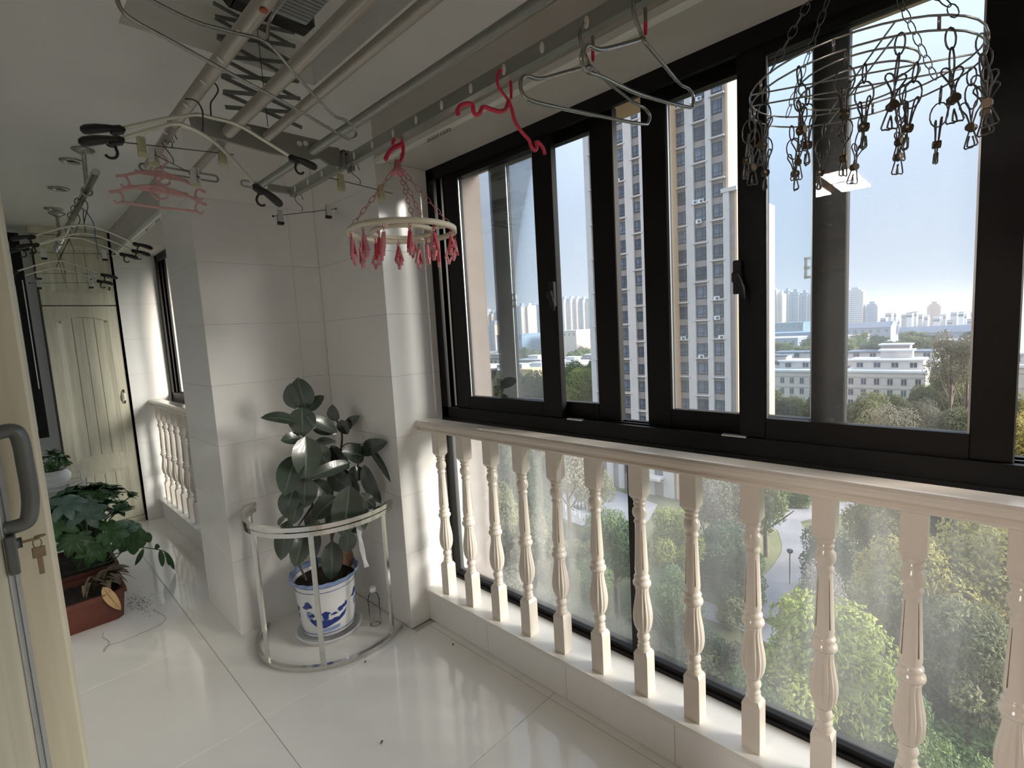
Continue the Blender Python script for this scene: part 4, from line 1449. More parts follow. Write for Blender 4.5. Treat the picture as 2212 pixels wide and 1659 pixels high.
for y in (1.30, 1.45, 1.60, 1.78, 2.05):
    kid(inst(EM, 'eyelet', None, (T1X - .012, y, ZT - .0165 if y < 1.95 else ZT - .013), (math.pi, .6, 0), (.6, .6, .6)), rk)
p = px(535, 8, 2, ZT - .02)
rpart(MB().lathe([(.009, 0), (.009, .004), (.004, .006)], 12, M=Matrix.Translation((T1X - .004, p.y, ZT - .0185)) @ Matrix.Rotation(math.pi, 4, 'X')), 'plug', 'plug_red', 'orange-red plug in the tube')
# cross plate with holes and a clamp at the right end
pp = [(.538, 2.226), (.560, 2.241), (.80, 2.246), (.984, 2.248), (1.03, 2.232), (1.067, 2.236), (1.085, 2.215), (1.08, 2.164), (1.03, 2.158), (.985, 2.180), (.948, 2.165), (.80, 2.158), (.627, 2.170), (.578, 2.174), (.545, 2.190)]
rpart(MB().prism([(x, 1.955, z) for x, z in pp][::-1], (0, .014, 0)), 'cross_plate', 'rack_plate')
for x, z in ((.655, 2.205), (.72, 2.225), (.905, 2.216), (.93, 2.222)):
    rpart(MB().lathe([(.010, 0), (.010, .003)], 14, M=Matrix.Translation((x, 1.955, z)) @ Matrix.Rotation(math.pi / 2, 4, 'X')), 'bolt_cap', 'eyelet_white')
rpart(MB().cbox(1.075, 1.086, 1.935, 1.985, 2.150, 2.226, .002).cbox(1.075, 1.125, 1.935, 1.985, 2.214, 2.226, .002).cbox(1.114, 1.125, 1.935, 1.985, 2.150, 2.226, .002), 'clamp', 'rack_plate')


def loop_bar(x0, x1, y, z, r):
    P_ = []
    for k in range(9):
        a = -math.pi / 2 + math.pi * k / 8
        P_.append((x1 - r + r * math.cos(a), y, z + r * math.sin(a)))
    for k in range(9):
        a = math.pi / 2 + math.pi * k / 8
        P_.append((x0 + r + r * math.cos(a), y, z + r * math.sin(a)))
    return MB().tube(P_, .0045, 8, closed=True)


rpart(loop_bar(.49, .775, 2.508, ZT - .004, .0135), 'end_loop', 'rack_plate')
rpart(loop_bar(.87, 1.13, 2.508, ZT - .004, .0135), 'end_loop', 'rack_grey')
rpart(MB().cbox(.985, 1.12, 2.498, 2.506, ZT - .018, ZT + .012, .001), 'end_plate', 'rack_grey')
# two scissor ladders side by side at the far end of the unit
zl = [2.236, 2.285, 2.335, 2.395, 2.455, 2.515, 2.560]
SA = MB().cbox(-.5, .5, -.0025, .0025, -.0065, .0065, .001).mesh('scissor_arm', 'scissor_steel')
for k in range(len(zl) - 1):
    for s, yy in ((1, 1.846), (-1, 1.854)):
        za, zb = (zl[k], zl[k + 1]) if s > 0 else (zl[k + 1], zl[k])
        dx_, dz_ = .258, zb - za
        o = inst(SA, 'scissor_arm', None, (.746, yy, (za + zb) / 2), (0, -math.atan2(dz_, dx_), 0), (math.hypot(dx_, dz_), 1, 1))
        kid(o, rk)
rpart(MB().tube([(.735, 1.82, 2.56), (.742, 1.83, 2.2)], .0013, 5), 'cord', 'unit_black')
# motor unit in the recess
rpart(MB().cbox(.62, .85, .18, 1.70, 2.500, 2.598, .015), 'motor_housing', 'unit_grey')
rpart(MB().cbox(.60, .87, 1.66, 1.745, 2.488, 2.560, .018).cbox(.60, .63, 1.45, 1.72, 2.488, 2.56, .008), 'end_cap', 'unit_black')
rpart(MB().cbox(.69, .83, 1.2, 1.655, 2.478, 2.502, .008), 'lamp_cover', 'unit_grey')
gm = MB()
for k in range(16):
    gm.box(.70, .82, 1.35 + k * .018, 1.357 + k * .018, 2.4755, 2.4785)
rpart(gm, 'vent_grille', 'rack_plate')
# ------------------------------------------------------------------ hangers on the rack
mat('steel_wire', (0.34, 0.325, 0.31), 0.24, 1.0, var=0.08, scale=40)
mat('dark_wire', (0.10, 0.095, 0.09), 0.35, 0.9, var=0.15, scale=40)
mat('alu_bar', (0.66, 0.64, 0.56), 0.30, 0.7, var=0.05, scale=20)
mat('clip_black', (0.012, 0.012, 0.012), 0.4, var=0.2)
mat('clip_silver', (0.78, 0.78, 0.78), 0.3, 0.6, var=0.05)
mat('clip_clear', (0.78, 0.76, 0.58), 0.3, var=0.05, trans=0.5)
mat('red_plastic', (0.72, 0.035, 0.085), 0.35, var=0.06, scale=20)
mat('pink_plastic', (0.86, 0.60, 0.59), 0.3, var=0.05, scale=20, trans=0.45)
mat('peg_pink', (0.80, 0.36, 0.40), 0.4, var=0.08, scale=60, trans=0.2)
mat('peg_red', (0.60, 0.06, 0.10), 0.4, var=0.08, scale=60)
mat('chain_pink', (0.50, 0.20, 0.20), 0.45, var=0.15, scale=60)
mat('ivory', (0.80, 0.74, 0.60), 0.4, var=0.04, scale=20)


def hook_over(xc, zc, y, neck, r=.032, side=-1, tail=.05):
    """hook that comes up from the neck, passes through the eyelet of the rail and ends behind it"""
    P_ = [Vector(neck), Vector((xc - .031, y, zc - .050)), Vector((xc - .032, y, zc - .022)), Vector((xc - .024, y, zc - .006)), Vector((xc - .012, y, zc - .002)),
          Vector((xc + .010, y, zc - .006)), Vector((xc + .020, y, zc - .022)), Vector((xc + .021, y, zc - .045)), Vector((xc + .019, y, zc - .068))]
    return smooth_path(P_, 4)


def wire_hanger(label, outline, neck, hook, r, tip=True, group='stainless wire hangers'):
    h = empty('wire_hanger', neck)
    tag(h, label, 'hanger', group)
    kid(MB().tube(outline, r, 8, closed=True).build('frame', 'steel_wire'), h)
    kid(MB().tube(hook, r, 8).build('hook', 'steel_wire'), h)
    if tip:
        kid(MB().tube([hook[-1] + Vector((0, 0, .018)), hook[-1], hook[-1] - Vector((0, 0, .010))], [.0042, .0046, .003], 8).build('hook_tip', 'red_plastic'), h)
    return h


def pth(L, ax, v, n=4, closed=True):
    return smooth_path([px(x, y, ax, v) for x, y in L], n, closed)


# two stainless hangers over the hook rail
L = [(1272, 144), (1225, 155), (1168, 170), (1143, 165), (1130, 166), (1124, 180), (1129, 203), (1146, 217), (1200, 231), (1300, 252), (1388, 268), (1401, 263), (1403, 248), (1391, 232), (1368, 221), (1318, 182), (1282, 150)]
yS = .745
nk = px(1273, 144, 1, yS)
wire_hanger('stainless steel wire hanger left of the other steel one on the hook rail', pth(L, 1, yS), nk, hook_over(T5X, ZT - .012, yS, nk + Vector((0, 0, .003))), .0044)
L = [(1388, 84), (1345, 96), (1297, 107), (1272, 98), (1262, 104), (1256, 121), (1260, 143), (1273, 157), (1300, 166), (1385, 205), (1487, 232), (1497, 225), (1497, 205), (1486, 190), (1468, 180), (1430, 135), (1394, 92)]
yS = .600
nk = px(1388, 84, 1, yS)
wire_hanger('stainless steel wire hanger nearest the tower view on the hook rail', pth(L, 1, yS), nk, hook_over(T5X, ZT - .012, yS, nk + Vector((0, 0, .003))), .0044)
# large thin hanger over the first tube, top left
ap = px(577, 92, 2, 2.065)
nrm = Vector((.27, -.555, 0)).normalized()
L = [(577, 93), (640, 163), (716, 245), (745, 259), (764, 275), (769, 292), (760, 300), (742, 295), (640, 236), (500, 160), (380, 94), (300, 51), (268, 28), (254, 2), (256, -22), (272, -30), (325, 0), (420, 46), (500, 69)]
O = smooth_path([pxn(x, y, ap, nrm) for x, y in L], 4, True)
hk = smooth_path([ap, ap + Vector((.012, 0, .05)), ap + Vector((.045, -.02, .10)), Vector((T1X + .03, 1.10, ZT + .005)), Vector((T1X, 1.10, ZT + .032)), Vector((T1X - .03, 1.10, ZT + .005)), Vector((T1X - .033, 1.10, ZT - .02))], 4)
wire_hanger('large thin steel wire hanger under the scissor arms, top left', O, ap, hk, .0034, False)

# red folding hanger
rh = empty('folding_hanger', px(1098, 216, 1, 1.03))
tag(rh, 'red plastic folding hanger left of the steel hangers', 'hanger')
yR = 1.03
nk = px(1098, 216, 1, yR)
kid(MB().tube(hook_over(T5X, ZT - .012, yR, nk), .0045, 8).build('hook', 'red_plastic'), rh)
kid(MB().tube(pth([(1099, 217), (1092, 236), (1080, 241), (1066, 238), (1045, 231), (1040, 236), (1035, 246), (1026, 247), (1022, 237), (1020, 226), (1008, 224), (995, 228), (988, 240), (991, 249)], 1, yR, 3, False), .0062, 8).build('arm', 'red_plastic'), rh)
kid(MB().tube(pth([(1099, 217), (1106, 238), (1112, 262), (1128, 286), (1143, 303), (1147, 316), (1155, 325), (1160, 318), (1157, 307), (1166, 310), (1174, 322), (1177, 334)], 1, yR, 3, False), .0055, 8).build('arm', 'red_plastic'), rh)


# ------------------------------------------------------------------ arched aluminium hangers with black end clips
def arch_clip():
    """black end clip: two spread jaws and a small hook below; local +x points away from the hanger"""
    m_ = MB()
    m_.tube([(-.014, 0, 0), (.004, 0, 0), (.02, 0, .003), (.045, 0, .004), (.068, 0, .003), (.078, 0, .002), (.081, 0, .002)], [.007, .0105, .0115, .0145, .0150, .011, .004], 10, flat=.8)
    m_.cbox(-.010, .022, -.009, .009, -.013, .009, .004)
    m_.tube(smooth_path([(.012, 0, -.008), (.014, 0, -.030), (.024, 0, -.040), (.036, 0, -.038), (.041, 0, -.030)], 3), .0036, 6)
    return m_.mesh('end_clip', 'clip_black')


ACL = arch_clip()


def arch_hanger(label, path, hook, group, r=.0066):
    h = empty('arched_hanger', path[len(path) // 2])
    tag(h, label, 'hanger', group)
    kid(MB().tube(path, r, 8, flat=.75).build('bar', 'alu_bar'), h)
    kid(MB().tube(hook, .0022, 6).build('hook', 'dark_wire'), h)
    for a, b_ in ((path[0], path[3]), (path[-1], path[-4])):
        d = (a - b_).normalized()
        ex = Vector((d.x, d.y, d.z * .6)).normalized()
        ey = Vector((0, 0, 1)).cross(ex).normalized()
        rot = Matrix((ex, ey, ex.cross(ey))).transposed().to_euler()
        kid(inst(ACL, 'end_clip', None, a, rot), h)
    return h


def small_hook(top, neck):
    a, b_ = Vector(top), Vector(neck)
    s = .024
    return smooth_path([b_, b_ + Vector((.0, 0, .02)), Vector((a.x + s, a.y, a.z - .03)), Vector((a.x + s * 1.1, a.y, a.z - .002)), Vector((a.x + s * .6, a.y, a.z + .022)), Vector((a.x - s * .3, a.y, a.z + .024)), Vector((a.x - s, a.y, a.z + .008)), Vector((a.x - s * .95, a.y, a.z - .012))], 4)


PA = smooth_path([px(x, y, 1, 1.66) for x, y in ((256, 279), (341, 260), (400, 250), (430, 248), (460, 255), (512, 269), (567, 301), (632, 341))], 5)
arch_hanger('arched aluminium hanger with black clips, upper of the front pair', PA, pth([(456, 252), (455, 224), (463, 211), (471, 196), (466, 182), (451, 174), (434, 174)], 1, 1.66, 4, False), 'arched hangers on the rack')
PB = smooth_path([px(x, y, 1, 1.60) for x, y in ((254, 302), (330, 279), (372, 268), (402, 272), (454, 300), (500, 342), (556, 405))], 5)
arch_hanger('arched aluminium hanger with black clips, lower of the front pair', PB, pth([(438, 292), (438, 250), (436, 236), (428, 222), (416, 215), (400, 214)], 1, 1.60, 4, False), 'arched hangers on the rack')


# ------------------------------------------------------------------ clip hangers (trouser hangers)
def clip_hanger(label, a, b_, hook, clips, cm, ends=True, group='trouser clip hangers', tipm='clip_black'):
    a, b_ = Vector(a), Vector(b_)
    h = empty('clip_hanger', (a + b_) / 2)
    tag(h, label, 'hanger', group)
    kid(MB().tube([a, b_], .0017, 6).build('rod', 'dark_wire'), h)
    kid(MB().tube(hook, .0016, 6).build('hook', 'dark_wire'), h)
    if ends:
        for e_ in (a, b_):
            kid(MB().ball(e_, .0055, 8, 6).build('rod_end', 'clip_black'), h)
    for f in clips:
        c_ = a.lerp(b_, f)
        u_ = (b_ - a).normalized()
        an = math.atan2(u_.y, u_.x)
        M_ = Matrix.Translation(c_) @ Matrix.Rotation(an, 4, 'Z') @ Matrix.Scale(1.35, 4)
        m_ = MB().cbox(-.009, .009, -.007, -.003, -.024, .018, .0012, 0, M_ @ Matrix.Rotation(-.16, 4, 'X')).cbox(-.009, .009, .003, .007, -.024, .018, .0012, 0, M_ @ Matrix.Rotation(.16, 4, 'X'))
        m_.cbox(-.010, .010, -.009, .009, -.032, -.020, .002, 1, M_)
        kid(m_.build('clip', [cm, tipm]), h)
    return h


def ring_hook(top, mid):
    a, m_ = Vector(top), Vector(mid)
    s = .016
    return smooth_path([m_, m_ + Vector((0, 0, .022)), Vector((a.x - s * .9, a.y, a.z - .030)), Vector((a.x - s * 1.3, a.y, a.z - .006)), Vector((a.x - s * .5, a.y, a.z + .012)), Vector((a.x + s * .6, a.y, a.z + .010)), Vector((a.x + s * 1.2, a.y, a.z - .012))], 4)


Y4 = 1.90
clip_hanger('thin clip hanger with clear clips beside the pink drying ring', px(712, 384, 1, Y4), px(848, 418, 1, Y4), ring_hook((T5X + .004, Y4, ZT - .045), px(778, 400, 1, Y4)), (.16, .80), 'clip_clear', False, tipm='clip_clear')
Y5 = 2.44
clip_hanger('clip hanger with silver clips and black tips below the rail end', px(590, 467, 1, Y5), px(726, 451, 1, Y5), ring_hook((T5X + .004, Y5, ZT - .045), px(653, 457, 1, Y5)), (.10, .86), 'clip_silver')
Y6 = 2.12
q0, q1 = px(262, 307, 1, Y6), px(505, 334, 1, Y6)
clip_hanger('long thin clip hanger with yellowed clips on the first tube end', q0, q1, ring_hook((T1X + .02, Y6, ZT + .008), q0.lerp(q1, .42)), (.16, .88), 'clip_clear', False, tipm='clip_clear')
q0, q1 = px(322, 328, 1, 2.22), px(432, 384, 1, 2.06)
clip_hanger('short clip hanger with one silver clip near the pink hangers', q0, q1, ring_hook((T1X + .02, 2.16, ZT + .008), q0.lerp(q1, .48)), (.08, .90), 'clip_silver', False, tipm='clip_clear')


# ------------------------------------------------------------------ pink children's hangers
def pink_hanger(label, M_):
    """local x across, z up, origin at the neck"""
    h = empty('pink_hanger')
    h.matrix_world = M_
    tag(h, label, 'hanger', 'pink plastic hangers')

    def add(pts, r, name, n=4, closed=False):
        MB().tube(smooth_path(pts, n, closed), r * 1.3, 8).build(name, 'pink_plastic', h)  # tube radii are before scaling
    for s in (-1, 1):
        add([(0, 0, .0), (s * .07, 0, -.012), (s * .13, 0, -.035), (s * .165, 0, -.052), (s * .20, 0, -.062)], .0055, 'arm')
        add([(s * .165, 0, -.052), (s * .150, 0, -.075), (s * .152, 0, -.098), (s * .172, 0, -.110), (s * .185, 0, -.098)], .0042, 'end_hook')
    add([(-.155, 0, -.102), (0, 0, -.106), (.155, 0, -.102)], .0050, 'trouser_bar')
    add([(.033 * math.cos(k * .524), 0, -.035 + .030 * math.sin(k * .524)) for k in range(12)], .0042, 'ring', 2, True)
    add([(0, 0, .0), (.004, 0, .03), (.022, 0, .045), (.026, 0, .07), (.008, 0, .088), (-.014, 0, .075)], .0042, 'hook')
    MB().cbox(-.12, .12, -.0015, .0015, -.030, -.012, .0005).build('web', 'pink_plastic', h)
    return h


a_, b_ = px(262, 372, 1, 2.30), px(436, 425, 1, 2.30)
for k, (Y, dxp, dyp, lab) in enumerate(((2.335, 0, -8, 'pink plastic hanger, rear of the two under the first tube end'), (2.235, -6, 22, 'pink plastic hanger, front of the two under the first tube end'))):
    c = px(350 + dxp, 380 + dyp, 1, Y)
    u_ = (px(440 + dxp, 398 + dyp, 1, Y) - px(262 + dxp, 368 + dyp, 1, Y)).normalized()
    ang = math.atan2(u_.z, u_.x)
    M_ = Matrix.Translation(c) @ Matrix.Rotation(.10 * (1 - 2 * k), 4, 'Z') @ Matrix.Rotation(-ang, 4, 'Y') @ Matrix.Scale(.74, 4)
    pink_hanger(lab, M_)


# ------------------------------------------------------------------ drying rings
def chain(p, q, link, r, name, matn, parent):
    """oval links, every second one turned"""
    p, q = Vector(p), Vector(q)
    n = max(2, int((q - p).length / (link * 1.45)))
    d = (q - p).normalized()
    u_ = d.orthogonal().normalized()
    v_ = d.cross(u_)
    m_ = MB()
    for i in range(n):
        c_ = p.lerp(q, (i + .5) / n)
        w_ = u_ if i % 2 else v_
        L_ = (q - p).length / n * .5 + r * 2.2
        P_ = [c_ + d * (L_ * math.cos(k * .628)) + w_ * (link * .42 * math.sin(k * .628)) for k in range(10)]
        m_.tube(P_, r, 5, closed=True)
    return kid(m_.build(name, matn), parent)


def peg_mesh():
    """spring peg hanging from its chain, origin at the top of the chain"""
    m_ = MB()
    for k in range(3):
        z = -.006 - k * .010
        P_ = [((.0035 * math.sin(i * .785) if k % 2 else 0), (0 if k % 2 else .0035 * math.sin(i * .785)), z + .0065 * math.cos(i * .785)) for i in range(8)]
        m_.tube(P_, .0009, 4, closed=True, mi=1)
    for s in (-1, 1):
        m_.cbox(-.0035, .0035, -.0055, .0055, -.026, .026, .0015, 0 if s > 0 else 1, Matrix.Translation((s * .0065, 0, -.050)) @ Matrix.Rotation(s * -.24, 4, 'Y'))
        m_.cbox(-.003, .003, -.005, .005, -.016, .010, .001, 0, Matrix.Translation((s * .004, 0, -.078)) @ Matrix.Rotation(s * .28, 4, 'Y'))
    m_.tube([(.006 * math.cos(i * .785), 0, -.054 + .006 * math.sin(i * .785)) for i in range(8)], .0016, 5, closed=True, mi=1)
    return m_.mesh('peg', ['peg_pink', 'peg_red'])


PEG = peg_mesh()
RC = Vector((1.105, 1.60, 1.842))
sd = empty('drying_ring', RC)
tag(sd, 'round ivory drying ring with pink pegs and pink hook', 'sock dryer')


def ring_band(c_, r0, r1, z0, z1):
    m_ = MB()
    n = 48
    V = []
    for k in range(n):
        a = 2 * math.pi * k / n
        for r, z in ((r0, z0), (r1, z0), (r1, z1), (r0, z1)):
            V.append((c_.x + r * math.cos(a), c_.y + r * math.sin(a), c_.z + z))
    F = []
    for k in range(n):
        a, b2 = 4 * k, 4 * ((k + 1) % n)
        for j in range(4):
            F.append((a + j, a + (j + 1) % 4, b2 + (j + 1) % 4, b2 + j)[::-1])
    m_.add(V, F, 0, True)
    return m_


kid(ring_band(RC, .186, .200, -.009, .009).build('outer_ring', 'ivory'), sd)
kid(ring_band(RC, .106, .117, -.007, .006).build('inner_ring', 'ivory'), sd)
for k in range(4):
    a = k * math.pi / 2 + .5
    kid(MB().tube([RC + Vector((.112 * math.cos(a), .112 * math.sin(a), 0)), RC + Vector((.19 * math.cos(a), .19 * math.sin(a), 0))], .005, 6).build('spoke', 'ivory'), sd)
hub = Vector((1.097, 1.59, 2.05))
kid(MB().lathe([(.010, .045), (.016, .015), (.030, .004), (.030, -.006), (.012, -.010)], 18, hub).build('hub', 'peg_pink'), sd)
HK = [px(x, y, 1, 1.59) for x, y in ((858, 374), (861, 356), (868, 342), (871, 326), (869, 308), (861, 299), (851, 302), (848, 312))]
kid(MB().tube(smooth_path(HK, 4), .0065, 8).build('hook', 'red_plastic'), sd)
kid(MB().tube(smooth_path([px(x, y, 1, 1.59) for x, y in ((868, 312), (852, 319), (840, 330), (832, 346))], 4), [.004] + [.0065] * 11 + [.005], 8, flat=1.3).build('hook_lever', 'red_plastic'), sd)
for a in (2.55, .35, 4.3, 5.75):
    chain(hub + Vector((.026 * math.cos(a), .026 * math.sin(a), -.004)), RC + Vector((.193 * math.cos(a), .193 * math.sin(a), .008)), .017, .0014, 'chain', 'chain_pink', sd)
random.seed(9)
for k in range(14):
    a = k * 2 * math.pi / 14 + .2
    kid(inst(PEG, 'peg', None, RC + Vector((.193 * math.cos(a), .193 * math.sin(a), -.008)), (random.uniform(-.12, .12), random.uniform(-.12, .12), random.uniform(0, 6.28)), (1.2, 1.2, 1.15)), sd)
for k in range(6):
    a = k * math.pi / 3 + .1
    kid(inst(PEG, 'peg', None, RC + Vector((.112 * math.cos(a), .112 * math.sin(a), -.006)), (random.uniform(-.1, .1), random.uniform(-.1, .1), random.uniform(0, 6.28)), (1.2, 1.2, 1.15)), sd)


def wire_peg():
    """stainless wire peg on its link and ring, origin at the top"""
    m_ = MB()
    w_ = .0011
    m_.tube([(.0055 * math.sin(i * .524), 0, -.012 + .013 * math.cos(i * .524)) for i in range(12)], w_, 5, closed=True)
    m_.tube([(.003 * math.sin(i * .449), .0105 * math.sin(i * .449), -.040 + .0175 * math.cos(i * .449)) for i in range(14)], w_, 5, closed=True)
    for s in (-1, 1):
        P_ = [(0, s * .002, -.083), (s * .005, s * .002, -.064), (s * .0125, s * .002, -.052), (s * .010, s * .002, -.046), (s * .004, s * .002, -.048), (s * .001, s * .002, -.060), (-s * .002, s * .002, -.083),
              (-s * .0085, s * .002, -.108), (-s * .0035, s * .002, -.110), (s * .0035, s * .002, -.109), (s * .001, s * .002, -.095)]
        m_.tube(smooth_path(P_, 2), w_, 5)
    m_.tube([(0, -.005, -.083), (0, .005, -.083)], .0058, 8, mi=1)
    return m_.mesh('wire_peg', ['dark_wire', 'bronze'])


WP = wire_peg()


def steel_dryer(c_, r, label, ang0):
    o = empty('drying_ring', c_)
    tag(o, label, 'sock dryer')
    c_ = Vector(c_)
    circ = lambda rr, z: [c_ + Vector((rr * math.cos(k * .1745), rr * math.sin(k * .1745), z)) for k in range(36)]
    for rr in (r, r * .52):
        kid(MB().tube(circ(rr, .010), .0016, 6, closed=True).build('ring_wire', 'steel_wire'), o)
        kid(MB().tube(circ(rr, -.010), .0016, 6, closed=True).build('ring_wire', 'steel_wire'), o)
    for k in range(8):
        a = k * math.pi / 4
        d = Vector((math.cos(a), math.sin(a), 0))
        kid(MB().tube([c_ + d * r + Vector((0, 0, .010)), c_ + d * r + Vector((0, 0, -.010))], .0022, 6).build('strut', 'steel_wire'), o)
    for k in range(2):
        a = ang0 + k * math.pi / 2
        d = Vector((math.cos(a), math.sin(a), 0))
        for z in (-.010, .010):
            kid(MB().tube([c_ - d * r + Vector((0, 0, z)), c_ + d * r + Vector((0, 0, z))], .0015, 6).build('cross_wire', 'steel_wire'), o)
    top = Vector((T5X, c_.y, ZT - .075))
    for k in range(4):
        a = ang0 + .5 + k * math.pi / 2
        chain(top, c_ + Vector((r * math.cos(a), r * math.sin(a), .010)), .015, .0009, 'chain', 'dark_wire', o)
    kid(MB().tube(hook_over(T5X, ZT - .012, c_.y, top), .0025, 6).build('hook', 'steel_wire'), o)
    random.seed(31)
    for k in range(16):
        a = k * 2 * math.pi / 16 + .1
        kid(inst(WP, 'wire_peg', None, c_ + Vector((r * math.cos(a), r * math.sin(a), -.008)), (random.uniform(-.10, .10), random.uniform(-.10, .10), random.uniform(0, 6.28)), (1.18, 1.18, 1.18)), o)
    for k in range(6):
        a = k * math.pi / 3 + .3
        kid(inst(WP, 'wire_peg', None, c_ + Vector((r * .52 * math.cos(a), r * .52 * math.sin(a), -.008)), (random.uniform(-.10, .10), random.uniform(-.10, .10), random.uniform(0, 6.28)), (1.18, 1.18, 1.18)), o)
    return o


steel_dryer((1.10, .19, 1.852), .168, 'round steel wire drying ring with wire pegs against the near sash', .45)
steel_dryer((1.10, -.22, 1.862), .168, 'second steel wire drying ring at the right picture edge', .2)

# ------------------------------------------------------------------ clothes pole along the passage with its hangers
mat('chrome', (0.62, 0.62, 0.60), 0.12, 1.0, var=0.04)
mat('old_chrome', (0.42, 0.41, 0.38), 0.3, 0.9, var=0.2, scale=30)
cp = empty('clothes_pole', (.402, 4.0, ZC))
tag(cp, 'chrome clothes pole hanging from the passage ceiling', 'clothes pole')
kid(MB().tube([(.398, 2.87, 2.25), (.405, 5.15, 2.25)], .0155, 16).build('pole', 'chrome'), cp)
for y in (3.233, 4.75):
    kid(MB().lathe([(.046, -.001), (.046, -.006), (.030, -.014), (.014, -.026)], 22, (.410, y, ZC)).build('flange', 'old_chrome'), cp)
    kid(MB().tube([(.410, y, ZC - .02), (.405, y, 2.27)], .0095, 12).build('stem', 'old_chrome'), cp)
    kid(MB().tube([(.403 + .021 * math.cos(k * .628), y, 2.25 + .021 * math.sin(k * .628)) for k in range(10)], .005, 6, closed=True).build('holder', 'old_chrome'), cp)
for k, (x, y) in enumerate(((.385, 3.45), (.375, 4.05), (.385, 4.62))):
    o = MB().lathe([(.050, -.0005), (.050, -.005), (.040, -.009), (.022, -.006), (.020, -.0005)], 22, (x, y, ZC)).build('ceiling_ring', 'old_chrome', None, (x, y, ZC))
    tag(o, ('flat ring on the ceiling beside the pole flange', 'flat ring on the ceiling in the middle of the passage', 'flat ring on the ceiling farthest down the passage')[k], 'ceiling ring', 'ceiling rings of the passage')
for k, (y, dz, dx_, lab) in enumerate(((3.48, .0, 0, 'nearest arched hanger with black clips on the clothes pole'), (3.66, -.01, .02, 'second arched hanger with black clips on the clothes pole'), (3.84, -.005, -.01, 'third arched hanger with black clips on the clothes pole'),
                                       (4.35, -.07, -.05, 'arched hanger hanging lower towards the far end of the clothes pole'), (4.55, -.09, -.05, 'farthest arched hanger on the clothes pole'))):
    c_ = Vector((.405 + dx_, y, 2.13 + dz))
    P_ = smooth_path([c_ + Vector(q) for q in ((-.21, 0, -.075), (-.14, 0, -.04), (-.05, 0, -.004), (0, 0, .004), (.05, 0, -.004), (.14, 0, -.04), (.21, 0, -.075))], 4)
    arch_hanger(lab, P_, small_hook((.402, y, 2.25), c_), 'arched hangers on the clothes pole')
for k, (y, z, lab) in enumerate(((4.78, 2.03, 'clip hanger in front of the wardrobe, upper one'), (4.92, 1.98, 'clip hanger in front of the wardrobe, lower one'), (4.15, 2.08, 'clip hanger among the arched hangers on the clothes pole'))):
    a_, b_ = Vector((.225, y, z)), Vector((.615, y, z + .015))
    clip_hanger(lab, a_, b_, ring_hook((.404, y, 2.245), a_.lerp(b_, .48)), (.12, .86), 'clip_silver', True, 'clip hangers on the clothes pole')
mat('blue_cord', (0.05, 0.22, 0.36), 0.5, var=0.1, scale=60)
y = 3.56
bc = empty('blue_strap', (.455, y, 2.12))
tag(bc, 'blue strap with a ring hanging from the clothes pole', 'strap')
kid(MB().tube(smooth_path([(.42, y, 2.235), (.44, y, 2.20), (.455, y, 2.15), (.452, y, 2.08), (.458, y, 2.00)], 4), .006, 6, flat=.4).build('band', 'blue_cord'), bc)
kid(MB().tube([(.459 + .009 * math.cos(k * .628), y, 1.985 + .014 * math.sin(k * .628)) for k in range(10)], .0015, 5, closed=True).build('ring', 'steel_wire'), bc)
# ------------------------------------------------------------------ rubber plant in its chrome stand
mat('rubber_leaf', (0.034, 0.052, 0.038), 0.27, var=0.25, scale=14, spec=0.8, coat=0.35)
mat('leaf_rib', (0.10, 0.13, 0.09), 0.4, var=0.15, scale=20)
mat('leaf_under', (0.115, 0.14, 0.10), 0.5, var=0.15, scale=14)
mat('leaf_brown', (0.30, 0.15, 0.09), 0.5, var=0.25, scale=18)
mat('stem_brown', (0.10, 0.075, 0.055), 0.7, var=0.2, scale=30)
mat('soil', (0.022, 0.016, 0.012), 0.95, var=0.5, scale=60, bump=0.8, bscale=90)
mat('pot_white', (0.83, 0.84, 0.86), 0.14, var=0.02, scale=8)
mat('pot_blue', (0.03, 0.055, 0.26), 0.2, var=0.25, scale=40)
mat('pot_pale_blue', (0.26, 0.36, 0.60), 0.2, var=0.2, scale=40)
mat('stand_chrome', (0.66, 0.65, 0.62), 0.16, 1.0, var=0.05, scale=20)


def leaf_mb(base, tip, width, nrm, bow=.12, fold=.25, mi0=0, point=.5, segs=9):
    """blade from base to tip: rounded outline, raised midrib, sides folded up a little"""
    base, tip = Vector(base), Vector(tip)
    d = tip - base
    L_ = d.length
    d.normalize()
    n = Vector(nrm)
    n = (n - d * n.dot(d)).normalized()
    s = d.cross(n)
    m_ = MB()
    cols = (-1, -.6, -.06, .06, .6, 1)
    k0 = 0
    V = []
    for i in range(segs + 1):
        t = i / segs
        w_ = width * .5 * (math.sin(math.pi * min(1, t ** .92)) ** .62) * (1 - point * .25 * t)
        c_ = base + d * (L_ * t) + n * (L_ * bow * math.sin(math.pi * t) - L_ * .10 * t * t)
        for q in cols:
            V.append(c_ + s * (q * max(w_, .0008)) + n * (abs(q) ** 1.3 * w_ * fold))
    F, M_ = [], []
    nc = len(cols)
    for i in range(segs):
        for j in range(nc - 1):
            m_F = (i * nc + j, i * nc + j + 1, (i + 1) * nc + j + 1, (i + 1) * nc + j)
            F.append(m_F)
            M_.append(1 if j == 2 else 0)
    k = len(m_.v)
    m_.v.extend([tuple(v) for v in V])
    for f, mi in zip(F, M_):
        m_.face(f, mi, True)
    return m_


